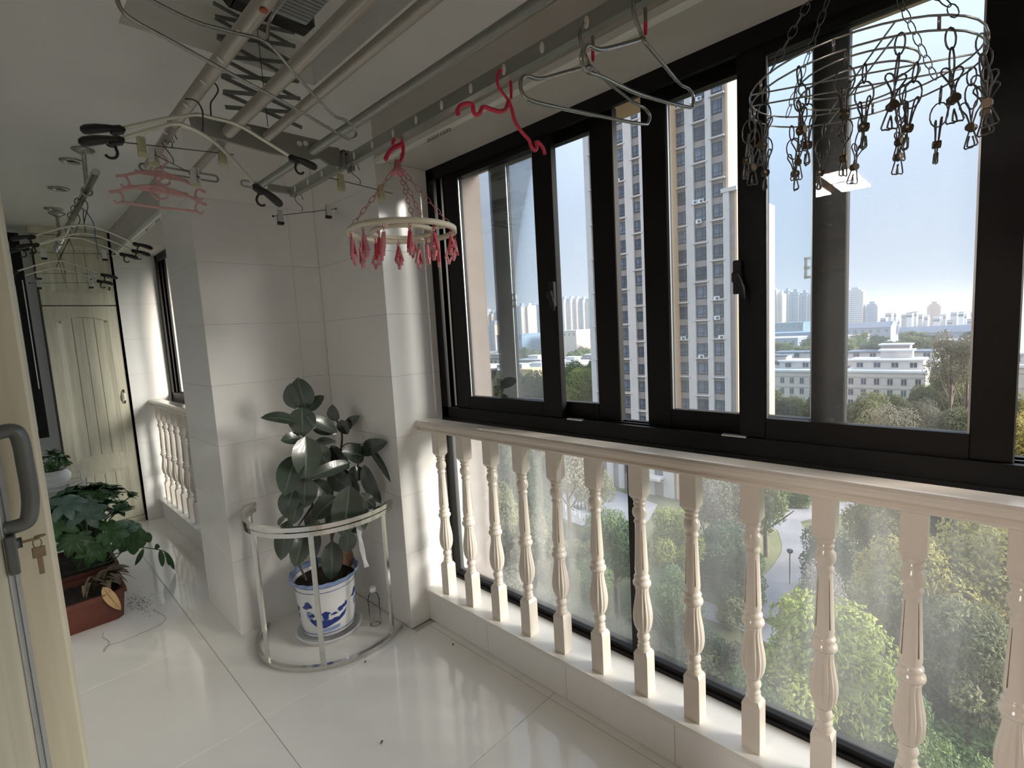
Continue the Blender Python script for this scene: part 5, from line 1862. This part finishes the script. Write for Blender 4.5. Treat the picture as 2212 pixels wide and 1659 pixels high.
PC = Vector((1.022, 2.385, 0))
rp = empty('rubber_plant', PC + Vector((0, 0, .03)))
tag(rp, 'dark leaved rubber plant in a blue and white pot', 'potted plant')
z0 = .03
prof = [(.118, z0), (.124, z0 + .006), (.130, z0 + .06), (.138, z0 + .16), (.145, z0 + .255), (.150, z0 + .262)]
pot = kid(MB().lathe([(.002, z0)] + prof, 48, (PC.x, PC.y, 0), cap=False).build('pot', 'pot_white'), rp)
N = 72
rim = MB()
rim.lathe([(.148, z0 + .255), (.160, z0 + .268), (.165, z0 + .280), (.163, z0 + .286), (.155, z0 + .278), (.146, z0 + .262)], N, (PC.x, PC.y, 0), cap=False,
          mod=lambda r, z, a: r + (.0045 * math.cos(18 * a) if r > .158 else 0))
o = rim.build('rim', 'pot_pale_blue')
kid(o, pot)
o.matrix_parent_inverse = Matrix()
for zz, rr in ((z0 + .232, .1436), (z0 + .020, .1262)):
    o = MB().tube([(PC.x + rr * math.cos(k * math.pi / 24), PC.y + rr * math.sin(k * math.pi / 24), zz) for k in range(48)], .0016, 5, closed=True).build('painted_line', 'pot_blue')
    o.parent = pot


def potr(z):
    for (r0, a), (r1, b) in zip(prof, prof[1:]):
        if a <= z <= b:
            return r0 + (r1 - r0) * (z - a) / (b - a)
    return prof[-1][0]


def motif(name, pts, matn, u0=0.0):
    """blue brushwork lying on the curved pot wall; pts are (along the wall, height)"""
    a0 = math.atan2(-PC.y, -PC.x) + .10
    us = [p[0] for p in pts]
    n = 26
    rows = []
    for i in range(n + 1):
        u = min(us) + (max(us) - min(us)) * (.002 + .996 * i / n)
        zs_ = []
        for (p, q) in zip(pts, pts[1:] + pts[:1]):
            if (p[0] - u) * (q[0] - u) < 0:
                zs_.append(p[1] + (q[1] - p[1]) * (u - p[0]) / (q[0] - p[0]))
        if zs_:
            rows.append((u, min(zs_), max(zs_)))
    m_ = MB()
    V = []
    for (u, za, zb) in rows:
        for z in (za, zb):
            for q in (.0003, .0012):
                a = a0 + (u + u0) / .135
                r = potr(z) + q
                V.append((PC.x + r * math.cos(a), PC.y + r * math.sin(a), z))
    F = []
    for i in range(len(rows) - 1):
        k = 4 * i
        F += [(k + 1, k + 5, k + 7, k + 3), (k, k + 4, k + 5, k + 1), (k + 2, k + 3, k + 7, k + 6)]
    m_.add(V, F)
    o_ = m_.build(name, matn)
    o_.parent = pot
    return o_


rn = random.Random(4)


def blob(cu, cz_, a, b, n=18, j=.18):
    return [(cu + a * math.cos(k * 6.283 / n) * (1 + rn.uniform(-j, j)), cz_ + b * math.sin(k * 6.283 / n) * (1 + rn.uniform(-j, j))) for k in range(n)]


for u0 in (-.015, .30, .58):
    motif('painted_island', [(-.095, .128), (-.08, .135), (-.068, .122), (-.05, .136), (-.035, .120), (-.01, .124), (.01, .116), (.03, .124), (.05, .120), (.07, .134), (.085, .140), (.095, .150), (.082, .118), (.05, .100), (.02, .092), (-.02, .078), (-.055, .086), (-.08, .108)], 'pot_blue', u0)
    motif('painted_water', [(-.05, .070), (-.02, .074), (.02, .080), (.055, .082), (.05, .066), (.0, .058), (-.04, .062)], 'pot_pale_blue', u0)
    motif('painted_pagoda', [(-.036, .150), (-.03, .156), (-.012, .166), (.006, .158), (.014, .150), (.002, .148), (.001, .124), (-.024, .124), (-.025, .148)], 'pot_blue', u0)
    motif('painted_roof', [(.010, .140), (.018, .148), (.034, .152), (.048, .142), (.03, .138)], 'pot_blue', u0)
    for (cu, cz2, a_, b_) in ((.060, .158, .013, .014), (.078, .166, .010, .010), (.090, .172, .007, .012), (-.072, .150, .009, .010), (-.085, .146, .006, .008)):
        motif('painted_tree', blob(cu, cz2, a_, b_), 'pot_blue', u0)
    motif('painted_hill', [(.125, .185), (.14, .197), (.15, .215), (.165, .222), (.18, .205), (.185, .19), (.165, .186), (.15, .178)], 'pot_blue', u0)
    motif('painted_hill', blob(.165, .150, .016, .022), 'pot_pale_blue', u0)
sl = MB()
sl.lathe([(.0, z0 + .243), (.06, z0 + .250), (.10, z0 + .246), (.143, z0 + .243)], 36, (PC.x, PC.y, 0), mod=lambda r, z, a: r, cap=False)
kid(sl.build('soil', 'soil'), rp)
rn = random.Random(8)
CR5 = lambda cx, cy: (480 + .4219 * cx, 780 + .4219 * cy)


def pY(c, Y):
    x, y = CR5(*c)
    p_ = px(x, y, 1, Y)
    return p_ if p_.x < 1.262 else px(x, y, 0, 1.262)


for pts, r in (([(430, 1120, 2.36), (400, 1055, 2.33), (385, 1010, 2.32), (380, 930, 2.32)], .006), ([(490, 1090, 2.36), (470, 950, 2.36), (462, 740, 2.37), (420, 400, 2.37), (418, 235, 2.37)], .008),
               ([(595, 1110, 2.42), (560, 900, 2.44), (560, 700, 2.46), (605, 470, 2.48), (612, 370, 2.48), (585, 300, 2.48)], .0075), ([(560, 920, 2.40), (600, 760, 2.36), (650, 640, 2.32), (690, 545, 2.30), (718, 465, 2.30)], .006),
               ([(605, 450, 2.48), (640, 422, 2.45), (715, 425, 2.40)], .004), ([(462, 740, 2.37), (420, 800, 2.33), (380, 860, 2.32)], .005)):
    P_ = smooth_path([pY((a, b), Y) for a, b, Y in pts], 5)
    kid(MB().tube(P_, [r * (1 - .45 * i / len(P_)) for i in range(len(P_))], 8).build('stem', 'stem_brown'), rp)
# (base, tip, width in crop pixels, depth, facing: c = camera, w = tilted to the window, u = upwards, d = away)
LV = [((430, 245), (383, 86), 105, 2.36, 'c'), ((372, 245), (343, 118), 75, 2.40, 'd'), ((440, 255), (516, 174), 62, 2.40, 'd'), ((388, 315), (204, 278), 74, 2.33, 'u'), ((432, 288), (600, 362), 62, 2.32, 'w'),
      ((465, 352), (592, 368), 36, 2.36, 'd'), ((402, 392), (303, 404), 58, 2.35, 'd'), ((408, 235), (412, 385), 115, 2.33, 'c'), ((428, 385), (430, 602), 125, 2.27, 'w'), ((385, 480), (312, 685), 112, 2.30, 'c'),
      ((470, 430), (548, 535), 80, 2.36, 'c'), ((655, 520), (432, 596), 62, 2.25, 'w'), ((425, 590), (420, 756), 108, 2.31, 'c'), ((462, 610), (555, 705), 76, 2.34, 'c'), ((365, 655), (322, 802), 92, 2.31, 'c'),
      ((588, 695), (465, 806), 96, 2.27, 'c'), ((395, 720), (352, 838), 66, 2.29, 'c'), ((652, 635), (620, 905), 135, 2.10, 'c'), ((692, 680), (738, 865), 60, 2.12, 'w'), ((695, 685), (795, 752), 62, 2.16, 'w'),
      ((725, 530), (802, 738), 76, 2.24, 'd'), ((728, 486), (622, 462), 92, 2.28, 'w'), ((712, 462), (832, 416), 76, 2.28, 'w'), ((742, 432), (866, 608), 34, 2.26, 'w'), ((680, 535), (686, 622), 80, 2.29, 'w'),
      ((338, 815), (298, 1022), 78, 2.32, 'c'), ((425, 850), (375, 1054), 92, 2.29, 'c'), ((482, 880), (470, 1004), 62, 2.33, 'd'), ((560, 920), (562, 1125), 92, 2.28, 'c'), ((645, 865), (640, 985), 76, 2.20, 'c'),
      ((600, 955), (668, 1048), 66, 2.40, 'b'), ((582, 308), (560, 226), 62, 2.48, 'd'), ((608, 300), (640, 378), 62, 2.46, 'd'), ((632, 345), (692, 282), 50, 2.48, 'd'), ((580, 408), (470, 425), 62, 2.44, 'd'),
      ((555, 560), (655, 668), 105, 2.36, 'd'), ((610, 540), (690, 690), 95, 2.33, 'd'), ((500, 745), (435, 858), 80, 2.36, 'd'), ((545, 770), (628, 860), 90, 2.36, 'd'), ((500, 470), (560, 600), 90, 2.40, 'd'),
      ((560, 430), (640, 560), 90, 2.42, 'd'), ((470, 800), (480, 900), 80, 2.36, 'd'), ((660, 840), (690, 885), 34, 2.2, 'd'), ((520, 430), (470, 540), 70, 2.40, 'd'), ((345, 780), (285, 835), 46, 2.34, 'd')]
for (b0, t0, wp, Y, fc) in LV:
    B_ = pY(b0, Y + .02 * rn.uniform(-1, 1))
    T_ = pY(t0, Y - .03 + .03 * rn.uniform(-1, 1))
    tocam = (CAM - B_).normalized()
    towin = Vector((.31, -.78, .54)).normalized()
    nrm = {'c': tocam * .8 + Vector((0, 0, .35)), 'w': tocam + towin * .95, 'u': tocam * .5 + Vector((0, 0, .8)), 'd': tocam + Vector((-.9, .2, .25)), 'b': tocam + Vector((.5, 0, .2))}[fc]
    dist = (B_ - CAM).length
    W_ = wp * .4219 / FPX * dist * 1.14
    lf = leaf_mb(B_, T_, W_, nrm + Vector((rn.uniform(-.2, .2), rn.uniform(-.2, .2), 0)), .05, .18)
    kid(lf.build('leaf', ['leaf_brown' if fc == 'b' else 'rubber_leaf', 'leaf_rib']), rp)

o = MB().lathe([(.105, .001), (.150, .006), (.158, .024), (.161, .026), (.160, .030), (.152, .027), (.140, .012), (.0, .012)], 40, (PC.x, PC.y, 0)).build('saucer', 'pot_white', None, (PC.x, PC.y, 0))
tag(o, 'white saucer under the blue and white pot', 'saucer')

# chrome half-round plant guard
SCN = Vector((1.058, 2.400, 0))
SR = .358
ang = [math.radians(131 + (305 - 131) * k / 40) for k in range(41)]
arc = lambda r, z: [Vector((SCN.x + r * math.cos(a), SCN.y + r * math.sin(a), z)) for a in ang]
st = empty('plant_guard', SCN)
tag(st, 'half-round chrome plant guard around the rubber plant', 'plant stand')


def arc_band(r, z, w, h):
    """rectangular bar bent along the half circle"""
    m_ = MB()
    V = []
    for a in ang:
        for rr, zz in ((r - w / 2, z - h / 2), (r + w / 2, z - h / 2), (r + w / 2, z + h / 2), (r - w / 2, z + h / 2)):
            V.append((SCN.x + rr * math.cos(a), SCN.y + rr * math.sin(a), zz))
    F = []
    n = len(ang)
    for i in range(n - 1):
        for j in range(4):
            F.append((4 * i + j, 4 * i + (j + 1) % 4, 4 * i + 4 + (j + 1) % 4, 4 * i + 4 + j)[::-1])
    F += [(0, 1, 2, 3), (4 * n - 1, 4 * n - 2, 4 * n - 3, 4 * n - 4)]
    m_.add(V, F)
    return m_


kid(arc_band(SR, .011, .020, .022).build('base_bar', 'stand_chrome'), st)
kid(arc_band(SR, .628, .014, .020).build('top_bar', 'stand_chrome'), st)
kid(arc_band(SR, .655, .020, .020).build('top_bar', 'stand_chrome'), st)
for a in (139, 190, 236, 292):
    a = math.radians(a)
    p = Vector((SCN.x + SR * math.cos(a), SCN.y + SR * math.sin(a), 0))
    M_ = Matrix.Translation(p) @ Matrix.Rotation(a, 4, 'Z')
    kid(MB().cbox(-.006, .006, -.011, .011, .02, .62, .002, 0, M_).build('post', 'stand_chrome', None, p), st)

# clear plastic bottle
mb_, t, o_ = nt('clear_plastic')
tb = t.nodes.new('ShaderNodeBsdfTransparent')
tb.inputs[0].default_value = (.97, .975, .98, 1)
gb_ = t.nodes.new('ShaderNodeBsdfGlossy')
gb_.inputs['Roughness'].default_value = .08
fr = t.nodes.new('ShaderNodeLayerWeight')
fr.inputs[0].default_value = .12
mx = t.nodes.new('ShaderNodeMixShader')
t.links.new(fr.outputs['Fresnel'], mx.inputs[0])
t.links.new(tb.outputs[0], mx.inputs[1])
t.links.new(gb_.outputs[0], mx.inputs[2])
t.links.new(mx.outputs[0], o_.inputs[0])
bp_ = Vector((1.195, 2.235, 0))
bt = empty('plastic_bottle', bp_)
tag(bt, 'empty clear plastic bottle beside the blue and white pot', 'bottle')
pr = [(.022, .0), (.028, .003), (.029, .02), (.027, .035), (.029, .05), (.029, .085), (.026, .098), (.029, .110), (.029, .135), (.024, .155), (.014, .172), (.011, .178), (.011, .186)]
MB().lathe(pr, 24, cap=False).build('body', 'clear_plastic', bt)
MB().lathe([(.0155, .182), (.0155, .198), (.013, .200)], 20).lathe([(.017, .178), (.017, .182)], 20).build('cap', 'pot_white', bt)
# white ribbon tied to the guard
ribp = [pY((693, 820), 2.115), pY((700, 860), 2.105), pY((706, 905), 2.105), pY((716, 960), 2.11), pY((730, 1020), 2.105), pY((740, 1055), 2.11)]
rb = MB()
V = []
for i, p in enumerate(ribp):
    w_ = Vector((.010 + .001 * (i % 2), .003 * (1 - 2 * (i % 2)), 0))
    V += [p - w_, p + w_, p + w_ + Vector((0, .0008, 0)), p - w_ + Vector((0, .0008, 0))]
F = []
for i in range(len(ribp) - 1):
    for j in range(4):
        F.append((4 * i + j, 4 * i + (j + 1) % 4, 4 * i + 4 + (j + 1) % 4, 4 * i + 4 + j))
rb.add(V, F)
mat('ribbon_white', (0.80, 0.80, 0.82), 0.5, var=0.03, trans=0.3)
tag(rb.build('ribbon', 'ribbon_white', None, ribp[0]), 'white ribbon end hanging from the chrome plant guard', 'ribbon')

# ------------------------------------------------------------------ troughs and plants along the passage
mat('terracotta', (0.115, 0.030, 0.018), 0.5, var=0.12, scale=10)
mat('plant_green', (0.052, 0.130, 0.042), 0.42, var=0.3, scale=20, rand=0.35, trans=0.15)
mat('plant_blue', (0.085, 0.145, 0.120), 0.45, var=0.25, scale=14, rand=0.2, trans=0.1)
mat('plant_rib', (0.13, 0.21, 0.10), 0.5, var=0.2)
mat('dry_leaf', (0.17, 0.13, 0.085), 0.8, var=0.3, scale=20)
mat('yellow_leaf', (0.60, 0.40, 0.20), 0.55, var=0.3, scale=12, trans=0.2)


def trough(name, label, x0, x1, y0, y1, h, parts=True):
    t_ = empty(name, ((x0 + x1) / 2, (y0 + y1) / 2, 0))
    tag(t_, label, 'planter', 'terracotta troughs on the passage floor')
    m_ = MB()
    f = .018
    rings = []
    for (e_, z) in ((f, .0), (.004, h * .82), (.004, h * .83), (-.006, h * .84), (-.006, h), (.010, h), (.014, h * .7)):
        c_ = .03
        X0, X1, Y0, Y1_ = x0 + e_, x1 - e_, y0 + e_, y1 - e_
        rings.append([(X0 + c_, Y0), (X1 - c_, Y0), (X1, Y0 + c_), (X1, Y1_ - c_), (X1 - c_, Y1_), (X0 + c_, Y1_), (X0, Y1_ - c_), (X0, Y0 + c_)])
        k = len(rings) - 1
        m_.v.extend([(a, b, z) for a, b in rings[-1]])
        if k:
            for j in range(8):
                m_.face(((k - 1) * 8 + j, (k - 1) * 8 + (j + 1) % 8, k * 8 + (j + 1) % 8, k * 8 + j))
    m_.face(list(range(8))[::-1])
    kid(m_.build('box', 'terracotta'), t_)
    X0, X1, Y0, Y1_ = x0 + .013, x1 - .013, y0 + .013, y1 - .013
    s_ = MB()
    nx, ny = 10, 12
    V = [(X0 + (X1 - X0) * i / nx, Y0 + (Y1_ - Y0) * j / ny, h * .80 + rn.uniform(-.010, .010)) for j in range(ny + 1) for i in range(nx + 1)]
    s_.add(V, [(j * (nx + 1) + i, j * (nx + 1) + i + 1, (j + 1) * (nx + 1) + i + 1, (j + 1) * (nx + 1) + i) for j in range(ny) for i in range(nx)], 0, True)
    kid(s_.build('soil', 'soil'), t_)
    return t_


t1 = trough('planter_trough', 'front terracotta trough with withered plant and yellow leaf', .045, .352, 3.40, 3.76, .165)
t2 = trough('planter_trough', 'rear terracotta trough full of lush green plants', .05, .375, 3.80, 4.34, .18)
# withered plant hanging over the near rim
for k in range(16):
    b0 = Vector((rn.uniform(.18, .30), rn.uniform(3.50, 3.66), .15))
    a = rn.uniform(-2.4, .6)
    tp = b0 + Vector((.13 * math.cos(a), .13 * math.sin(a), rn.uniform(-.01, .07)))
    kid(leaf_mb(b0, tp, rn.uniform(.012, .03), (0, 0, 1), .35, .4).build('dry_leaf', ['dry_leaf', 'dry_leaf']), t1)
lf = leaf_mb(px(222, 1268, 1, 3.42), px(260, 1318, 1, 3.36), .055, (-.2, -1, .3), .08, .15)
o = kid(lf.build('yellow_leaf', ['yellow_leaf', 'dry_leaf']), t1)
o['label'] = 'yellow-orange dying leaf over the rim'
for k in range(7):
    b0 = Vector((rn.uniform(.24, .34), rn.uniform(3.68, 3.75), .16))
    kid(leaf_mb(b0, b0 + Vector((rn.uniform(.03, .12), rn.uniform(-.1, .05), rn.uniform(-.06, .06))), .05, (0, -.3, 1), .2, .4).build('dry_leaf', ['dry_leaf', 'dry_leaf']), t1)

# succulent rosettes: small rounded leaves on short stems
SLF = leaf_mb((0, 0, 0), (.052, 0, .012), .036, (0, 0, 1), .10, .25, point=-.5, segs=5).mesh('leaf', ['plant_green', 'plant_green'])


def bush(parent, c_, rx, ry, rz, nros, nper, s=1.0):
    for i in range(nros):
        a, e_ = rn.uniform(0, 6.283), rn.uniform(-.1, 1.45)
        d = Vector((math.cos(a) * math.cos(e_) * rx, math.sin(a) * math.cos(e_) * ry, math.sin(e_) * rz))
        p = Vector(c_) + d * rn.uniform(.75, 1.0)
        nz = Vector((d.x / rx ** 2, d.y / ry ** 2, d.z / rz ** 2 + .8 / rz)).normalized()
        qz = Vector((0, 0, 1)).rotation_difference(nz)
        for k in range(nper):
            from_rot = (Matrix.Rotation(k * 2.4 + a, 4, 'Z') @ Matrix.Rotation(rn.uniform(-.55, .15), 4, 'Y'))
            o_ = inst(SLF, 'leaf', None, (0, 0, 0))
            sc_ = s * rn.uniform(.75, 1.2)
            o_.matrix_world = Matrix.Translation(p) @ qz.to_matrix().to_4x4() @ from_rot @ Matrix.Scale(sc_, 4)
            M0 = o_.matrix_world.copy()
            o_.parent = parent
            o_.matrix_parent_inverse = Matrix.Translation(-Vector(parent.location))
        sp = MB().tube(smooth_path([Vector((c_[0] + d.x * .15, c_[1] + d.y * .15, c_[2] - rz * .9)), Vector(c_) + d * .45 - Vector((0, 0, rz * .2)), p], 3), .004, 5)
        kid(sp.build('stem', 'plant_rib'), parent)


bush(t2, (.285, 4.04, .43), .235, .24, .20, 66, 7, 1.2)


def lobed_leaf(parent, c_, nrm, up, R, matn, lobes=7, droop=.25):
    """big cut leaf: lobes radiating from the stalk, each with its own rib and droop"""
    c_ = Vector(c_)
    n = Vector(nrm).normalized()
    u_ = Vector(up)
    u_ = (u_ - n * u_.dot(n)).normalized()
    s_ = n.cross(u_)
    m_ = MB()
    for k in range(lobes):
        a = -2.3 + 4.6 * k / (lobes - 1)
        d = u_ * math.cos(a) + s_ * math.sin(a)
        ln = R * (1 - .18 * abs(a) / 2.3) * rn.uniform(.85, 1.1)
        q = leaf_mb(c_, c_ + d * ln - n * ln * droop, ln * .52, n, .16, .10, point=.2, segs=6)
        base = len(m_.v)
        m_.v.extend(q.v)
        for f, mi, sm in zip(q.f, q.m, q.s):
            m_.face([base + i for i in f], mi, sm)
    return kid(m_.build('cut_leaf', [matn, 'plant_rib']), parent)


for (x, y, Y, R, mt, nn, up) in ((188, 1112, 3.72, .125, 'plant_blue', (-.2, -.9, .6), (.35, 0, 1)), (140, 1090, 3.78, .13, 'plant_blue', (0, -.6, .9), (1, 0, .25)), (235, 1150, 3.74, .12, 'plant_green', (.1, -.8, .5), (.9, 0, -.4)),
                                (262, 1150, 3.86, .12, 'plant_green', (.3, -.8, .6), (.8, 0, -.6)), (285, 1140, 3.95, .10, 'plant_green', (.5, -.6, .5), (.6, 0, -.8)), (160, 1165, 3.74, .12, 'plant_green', (-.2, -.9, .4), (-.4, 0, -1)),
                                (205, 1180, 3.74, .11, 'plant_green', (.1, -.9, .3), (.3, 0, -1)), (130, 1140, 3.76, .11, 'plant_green', (-.2, -.8, .6), (-.3, 0, 1))):
    c_ = px(x, y, 1, Y)
    lobed_leaf(t2, c_, nn, up, R, mt)
    kid(MB().tube(smooth_path([Vector((.2 + rn.uniform(-.05, .08), 3.95, .15)), Vector((c_.x * .6 + .09, 3.86, c_.z * .6)), c_ + Vector((0, .01, -.01))], 4), .004, 6).build('stalk', 'plant_rib'), t2)
# trailing shoot with hanging dark leaves
P_ = smooth_path([(.30, 3.95, .20), px(255, 1195, 1, 3.88), px(300, 1183, 1, 3.84), px(345, 1188, 1, 3.82), px(362, 1196, 1, 3.82)], 5)
kid(MB().tube(P_, .003, 6).build('trailing_stem', 'plant_green'), t2)
for (bx, by, tx, ty, w_) in ((345, 1188, 352, 1225, .035), (355, 1190, 378, 1232, .03), (362, 1196, 366, 1222, .03), (340, 1186, 338, 1175, .03), (310, 1185, 292, 1222, .03), (300, 1140, 308, 1185, .07), (285, 1150, 290, 1200, .08), (312, 1150, 325, 1172, .05), (270, 1165, 262, 1195, .06)):
    kid(leaf_mb(px(bx, by, 1, 3.84), px(tx, ty, 1, 3.83), w_, (0, -1, .3), .1, .3).build('hanging_leaf', ['plant_green', 'plant_rib']), t2)

# wire stand with the white bowl of succulents
mat('stand_white', (0.78, 0.78, 0.76), 0.5, var=0.04)
ws = empty('wire_plant_stand', (.19, 4.62, 0))
tag(ws, 'white wire plant stand behind the lush trough', 'plant stand')
SX0, SX1, SY0, SY1, SZ = .06, .335, 4.45, 4.80, .565
for (x, y) in ((SX0, SY0), (SX1, SY0), (SX0, SY1), (SX1, SY1)):
    kid(MB().tube([(x, y, 0), (x, y, SZ + .055)], .004, 8).build('leg', 'stand_white'), ws)
    kid(MB().tube([(x + .012 * math.cos(k * .7), y, SZ + .065 + .012 * math.sin(k * .7)) for k in range(9)], .002, 5, closed=True).build('scroll', 'stand_white'), ws)
for z in (SZ, SZ + .04):
    kid(MB().tube([(SX0, SY0, z), (SX1, SY0, z), (SX1, SY1, z), (SX0, SY1, z)], .0028, 6, closed=True).build('rim_wire', 'stand_white'), ws)
for k in range(7):
    y = SY0 + (SY1 - SY0) * (k + .5) / 7
    kid(MB().tube([(SX0, y, SZ), (SX1, y, SZ)], .0022, 6).build('shelf_wire', 'stand_white'), ws)
bw = empty('succulent_bowl', (.185, 4.62, SZ + .003))
tag(bw, 'white bowl of green succulents on the wire stand', 'potted plant')
MB().lathe([(.001, .0), (.045, .0), (.055, .004), (.088, .045), (.092, .075), (.078, .098), (.072, .106), (.078, .112), (.070, .112), (.064, .100)], 32, cap=False).build('bowl', 'porcelain', bw)
MB().lathe([(0, .100), (.066, .100)], 24, cap=False).build('soil', 'soil', bw)
bush(bw, (.185, 4.62, SZ + .145), .105, .10, .085, 15, 7, .85)

# ------------------------------------------------------------------ on the floor
mat('thread_grey', (0.20, 0.19, 0.18), 0.8, var=0.2)
P_ = smooth_path([px(x, y, 2, .0008) for x, y in ((330, 1318), (345, 1325), (358, 1335), (345, 1350), (300, 1370), (265, 1385), (240, 1392), (228, 1398), (224, 1408), (232, 1398), (236, 1386), (222, 1376), (224, 1366))], 4)
tag(MB().tube(P_, .0008, 5).build('thread', 'thread_grey', None, P_[0]), 'loose grey thread lying on the passage floor tiles', 'thread')
cm = MB()
for k in range(150):
    x, y = rn.gauss(295, 22), rn.gauss(1303, 13)
    p = px(x, y, 2, 0)
    if p.x < .36:
        continue
    s_ = rn.uniform(.0008, .0028)
    cm.ball(p + Vector((0, 0, s_ * .5)), s_, 5, 3, sc=(1.4, 1, .6))
tag(cm.build('soil_crumbs', 'soil'), 'scattered soil crumbs on the floor beside the front trough', 'soil', kind='stuff')
mat('leaf_litter', (0.12, 0.09, 0.06), 0.8, var=0.3)
for k, (x, y, lab) in enumerate(((978, 1395, 'tiny dry leaf scrap on the floor near the kerb'), (823, 1608, 'tiny dark scrap on the floor at the front'), (788, 1433, 'tiny dark scrap on the floor before the plant guard'))):
    p = px(x, y, 2, .001)
    o = leaf_mb(p, p + Vector((.016, .012, .001)), .008, (0, 0, 1), .2, .3, segs=4).build('dry_scrap', ['leaf_litter', 'leaf_litter'], None, p)
    tag(o, lab, 'leaf scrap', 'scraps on the balcony floor')
# ------------------------------------------------------------------ the lit room behind the camera (seen only as a reflection in the panes)
mat('room_wall', (0.48, 0.41, 0.33), 0.8, var=0.04, scale=3)
mat('room_wood', (0.42, 0.20, 0.06), 0.45, var=0.15, scale=4, stretch=(1, 6, 1))
mat('room_floor', (0.16, 0.10, 0.06), 0.4, var=0.2, scale=4, stretch=(8, 1, 1))
struct(MB().box(-5.0, -.13, -2.6, 3.4, -.12, 0).build('floor_room', 'room_floor'), 'brown wooden floor of the room behind the camera', 'floor')
struct(MB().box(-5.0, -.13, -2.6, 3.4, 2.72, 2.82).build('ceiling_room', 'white_paint'), 'ceiling of the room behind the camera', 'ceiling')
struct(MB().box(-5.1, -5.0, -2.6, 3.4, 0, 2.82).build('wall_room_back', 'room_wall'), 'tan back wall of the room behind the camera', 'wall')
struct(MB().box(-5.1, -.13, 3.4, 3.5, 0, 2.82).build('wall_room_side', 'room_wall'), 'tan side wall of the room behind the camera', 'wall')
struct(MB().box(-5.1, -.13, -2.7, -2.6, 0, 2.82).build('wall_room_near', 'room_wall'), 'tan near side wall of the room behind the camera', 'wall')
struct(MB().box(-.20, -.13, -2.6, -1.3, 0, 2.82).box(-.20, -.13, 1.21, 3.4, 0, 2.82).box(-.20, -.13, -1.3, 1.21, 2.25, 2.82).build('wall_room_front', 'room_wall'), 'room side of the wall around the balcony door', 'wall')
for z, lab in ((2.50, 'upper orange wooden shelf board on the tan back wall'), (2.12, 'lower orange wooden shelf board on the tan back wall')):
    tag(MB().cbox(-4.998, -4.72, -.6, 3.2, z - .07, z + .07, .004).build('wall_shelf', 'room_wood', None, (-4.9, 1.3, z)), lab, 'shelf', 'shelves of the room behind the camera')
emis('lamp_glow', (1.0, 0.93, 0.88), 54.0)
lm = empty('ceiling_lamp', (-2.45, 1.2, 2.719))
tag(lm, 'flat rectangular ceiling lamp of the room behind the camera', 'lamp')
MB().cbox(-.48, .48, -.34, .34, -.045, -.001, .006).build('frame', 'room_wood', lm)
for sx in (-1, 1):
    for sy in (-1, 1):
        MB().cbox(sx * .24 - .19, sx * .24 + .19, sy * .165 - .12, sy * .165 + .12, -.060, -.046, .004).build('light_panel', 'lamp_glow', lm)
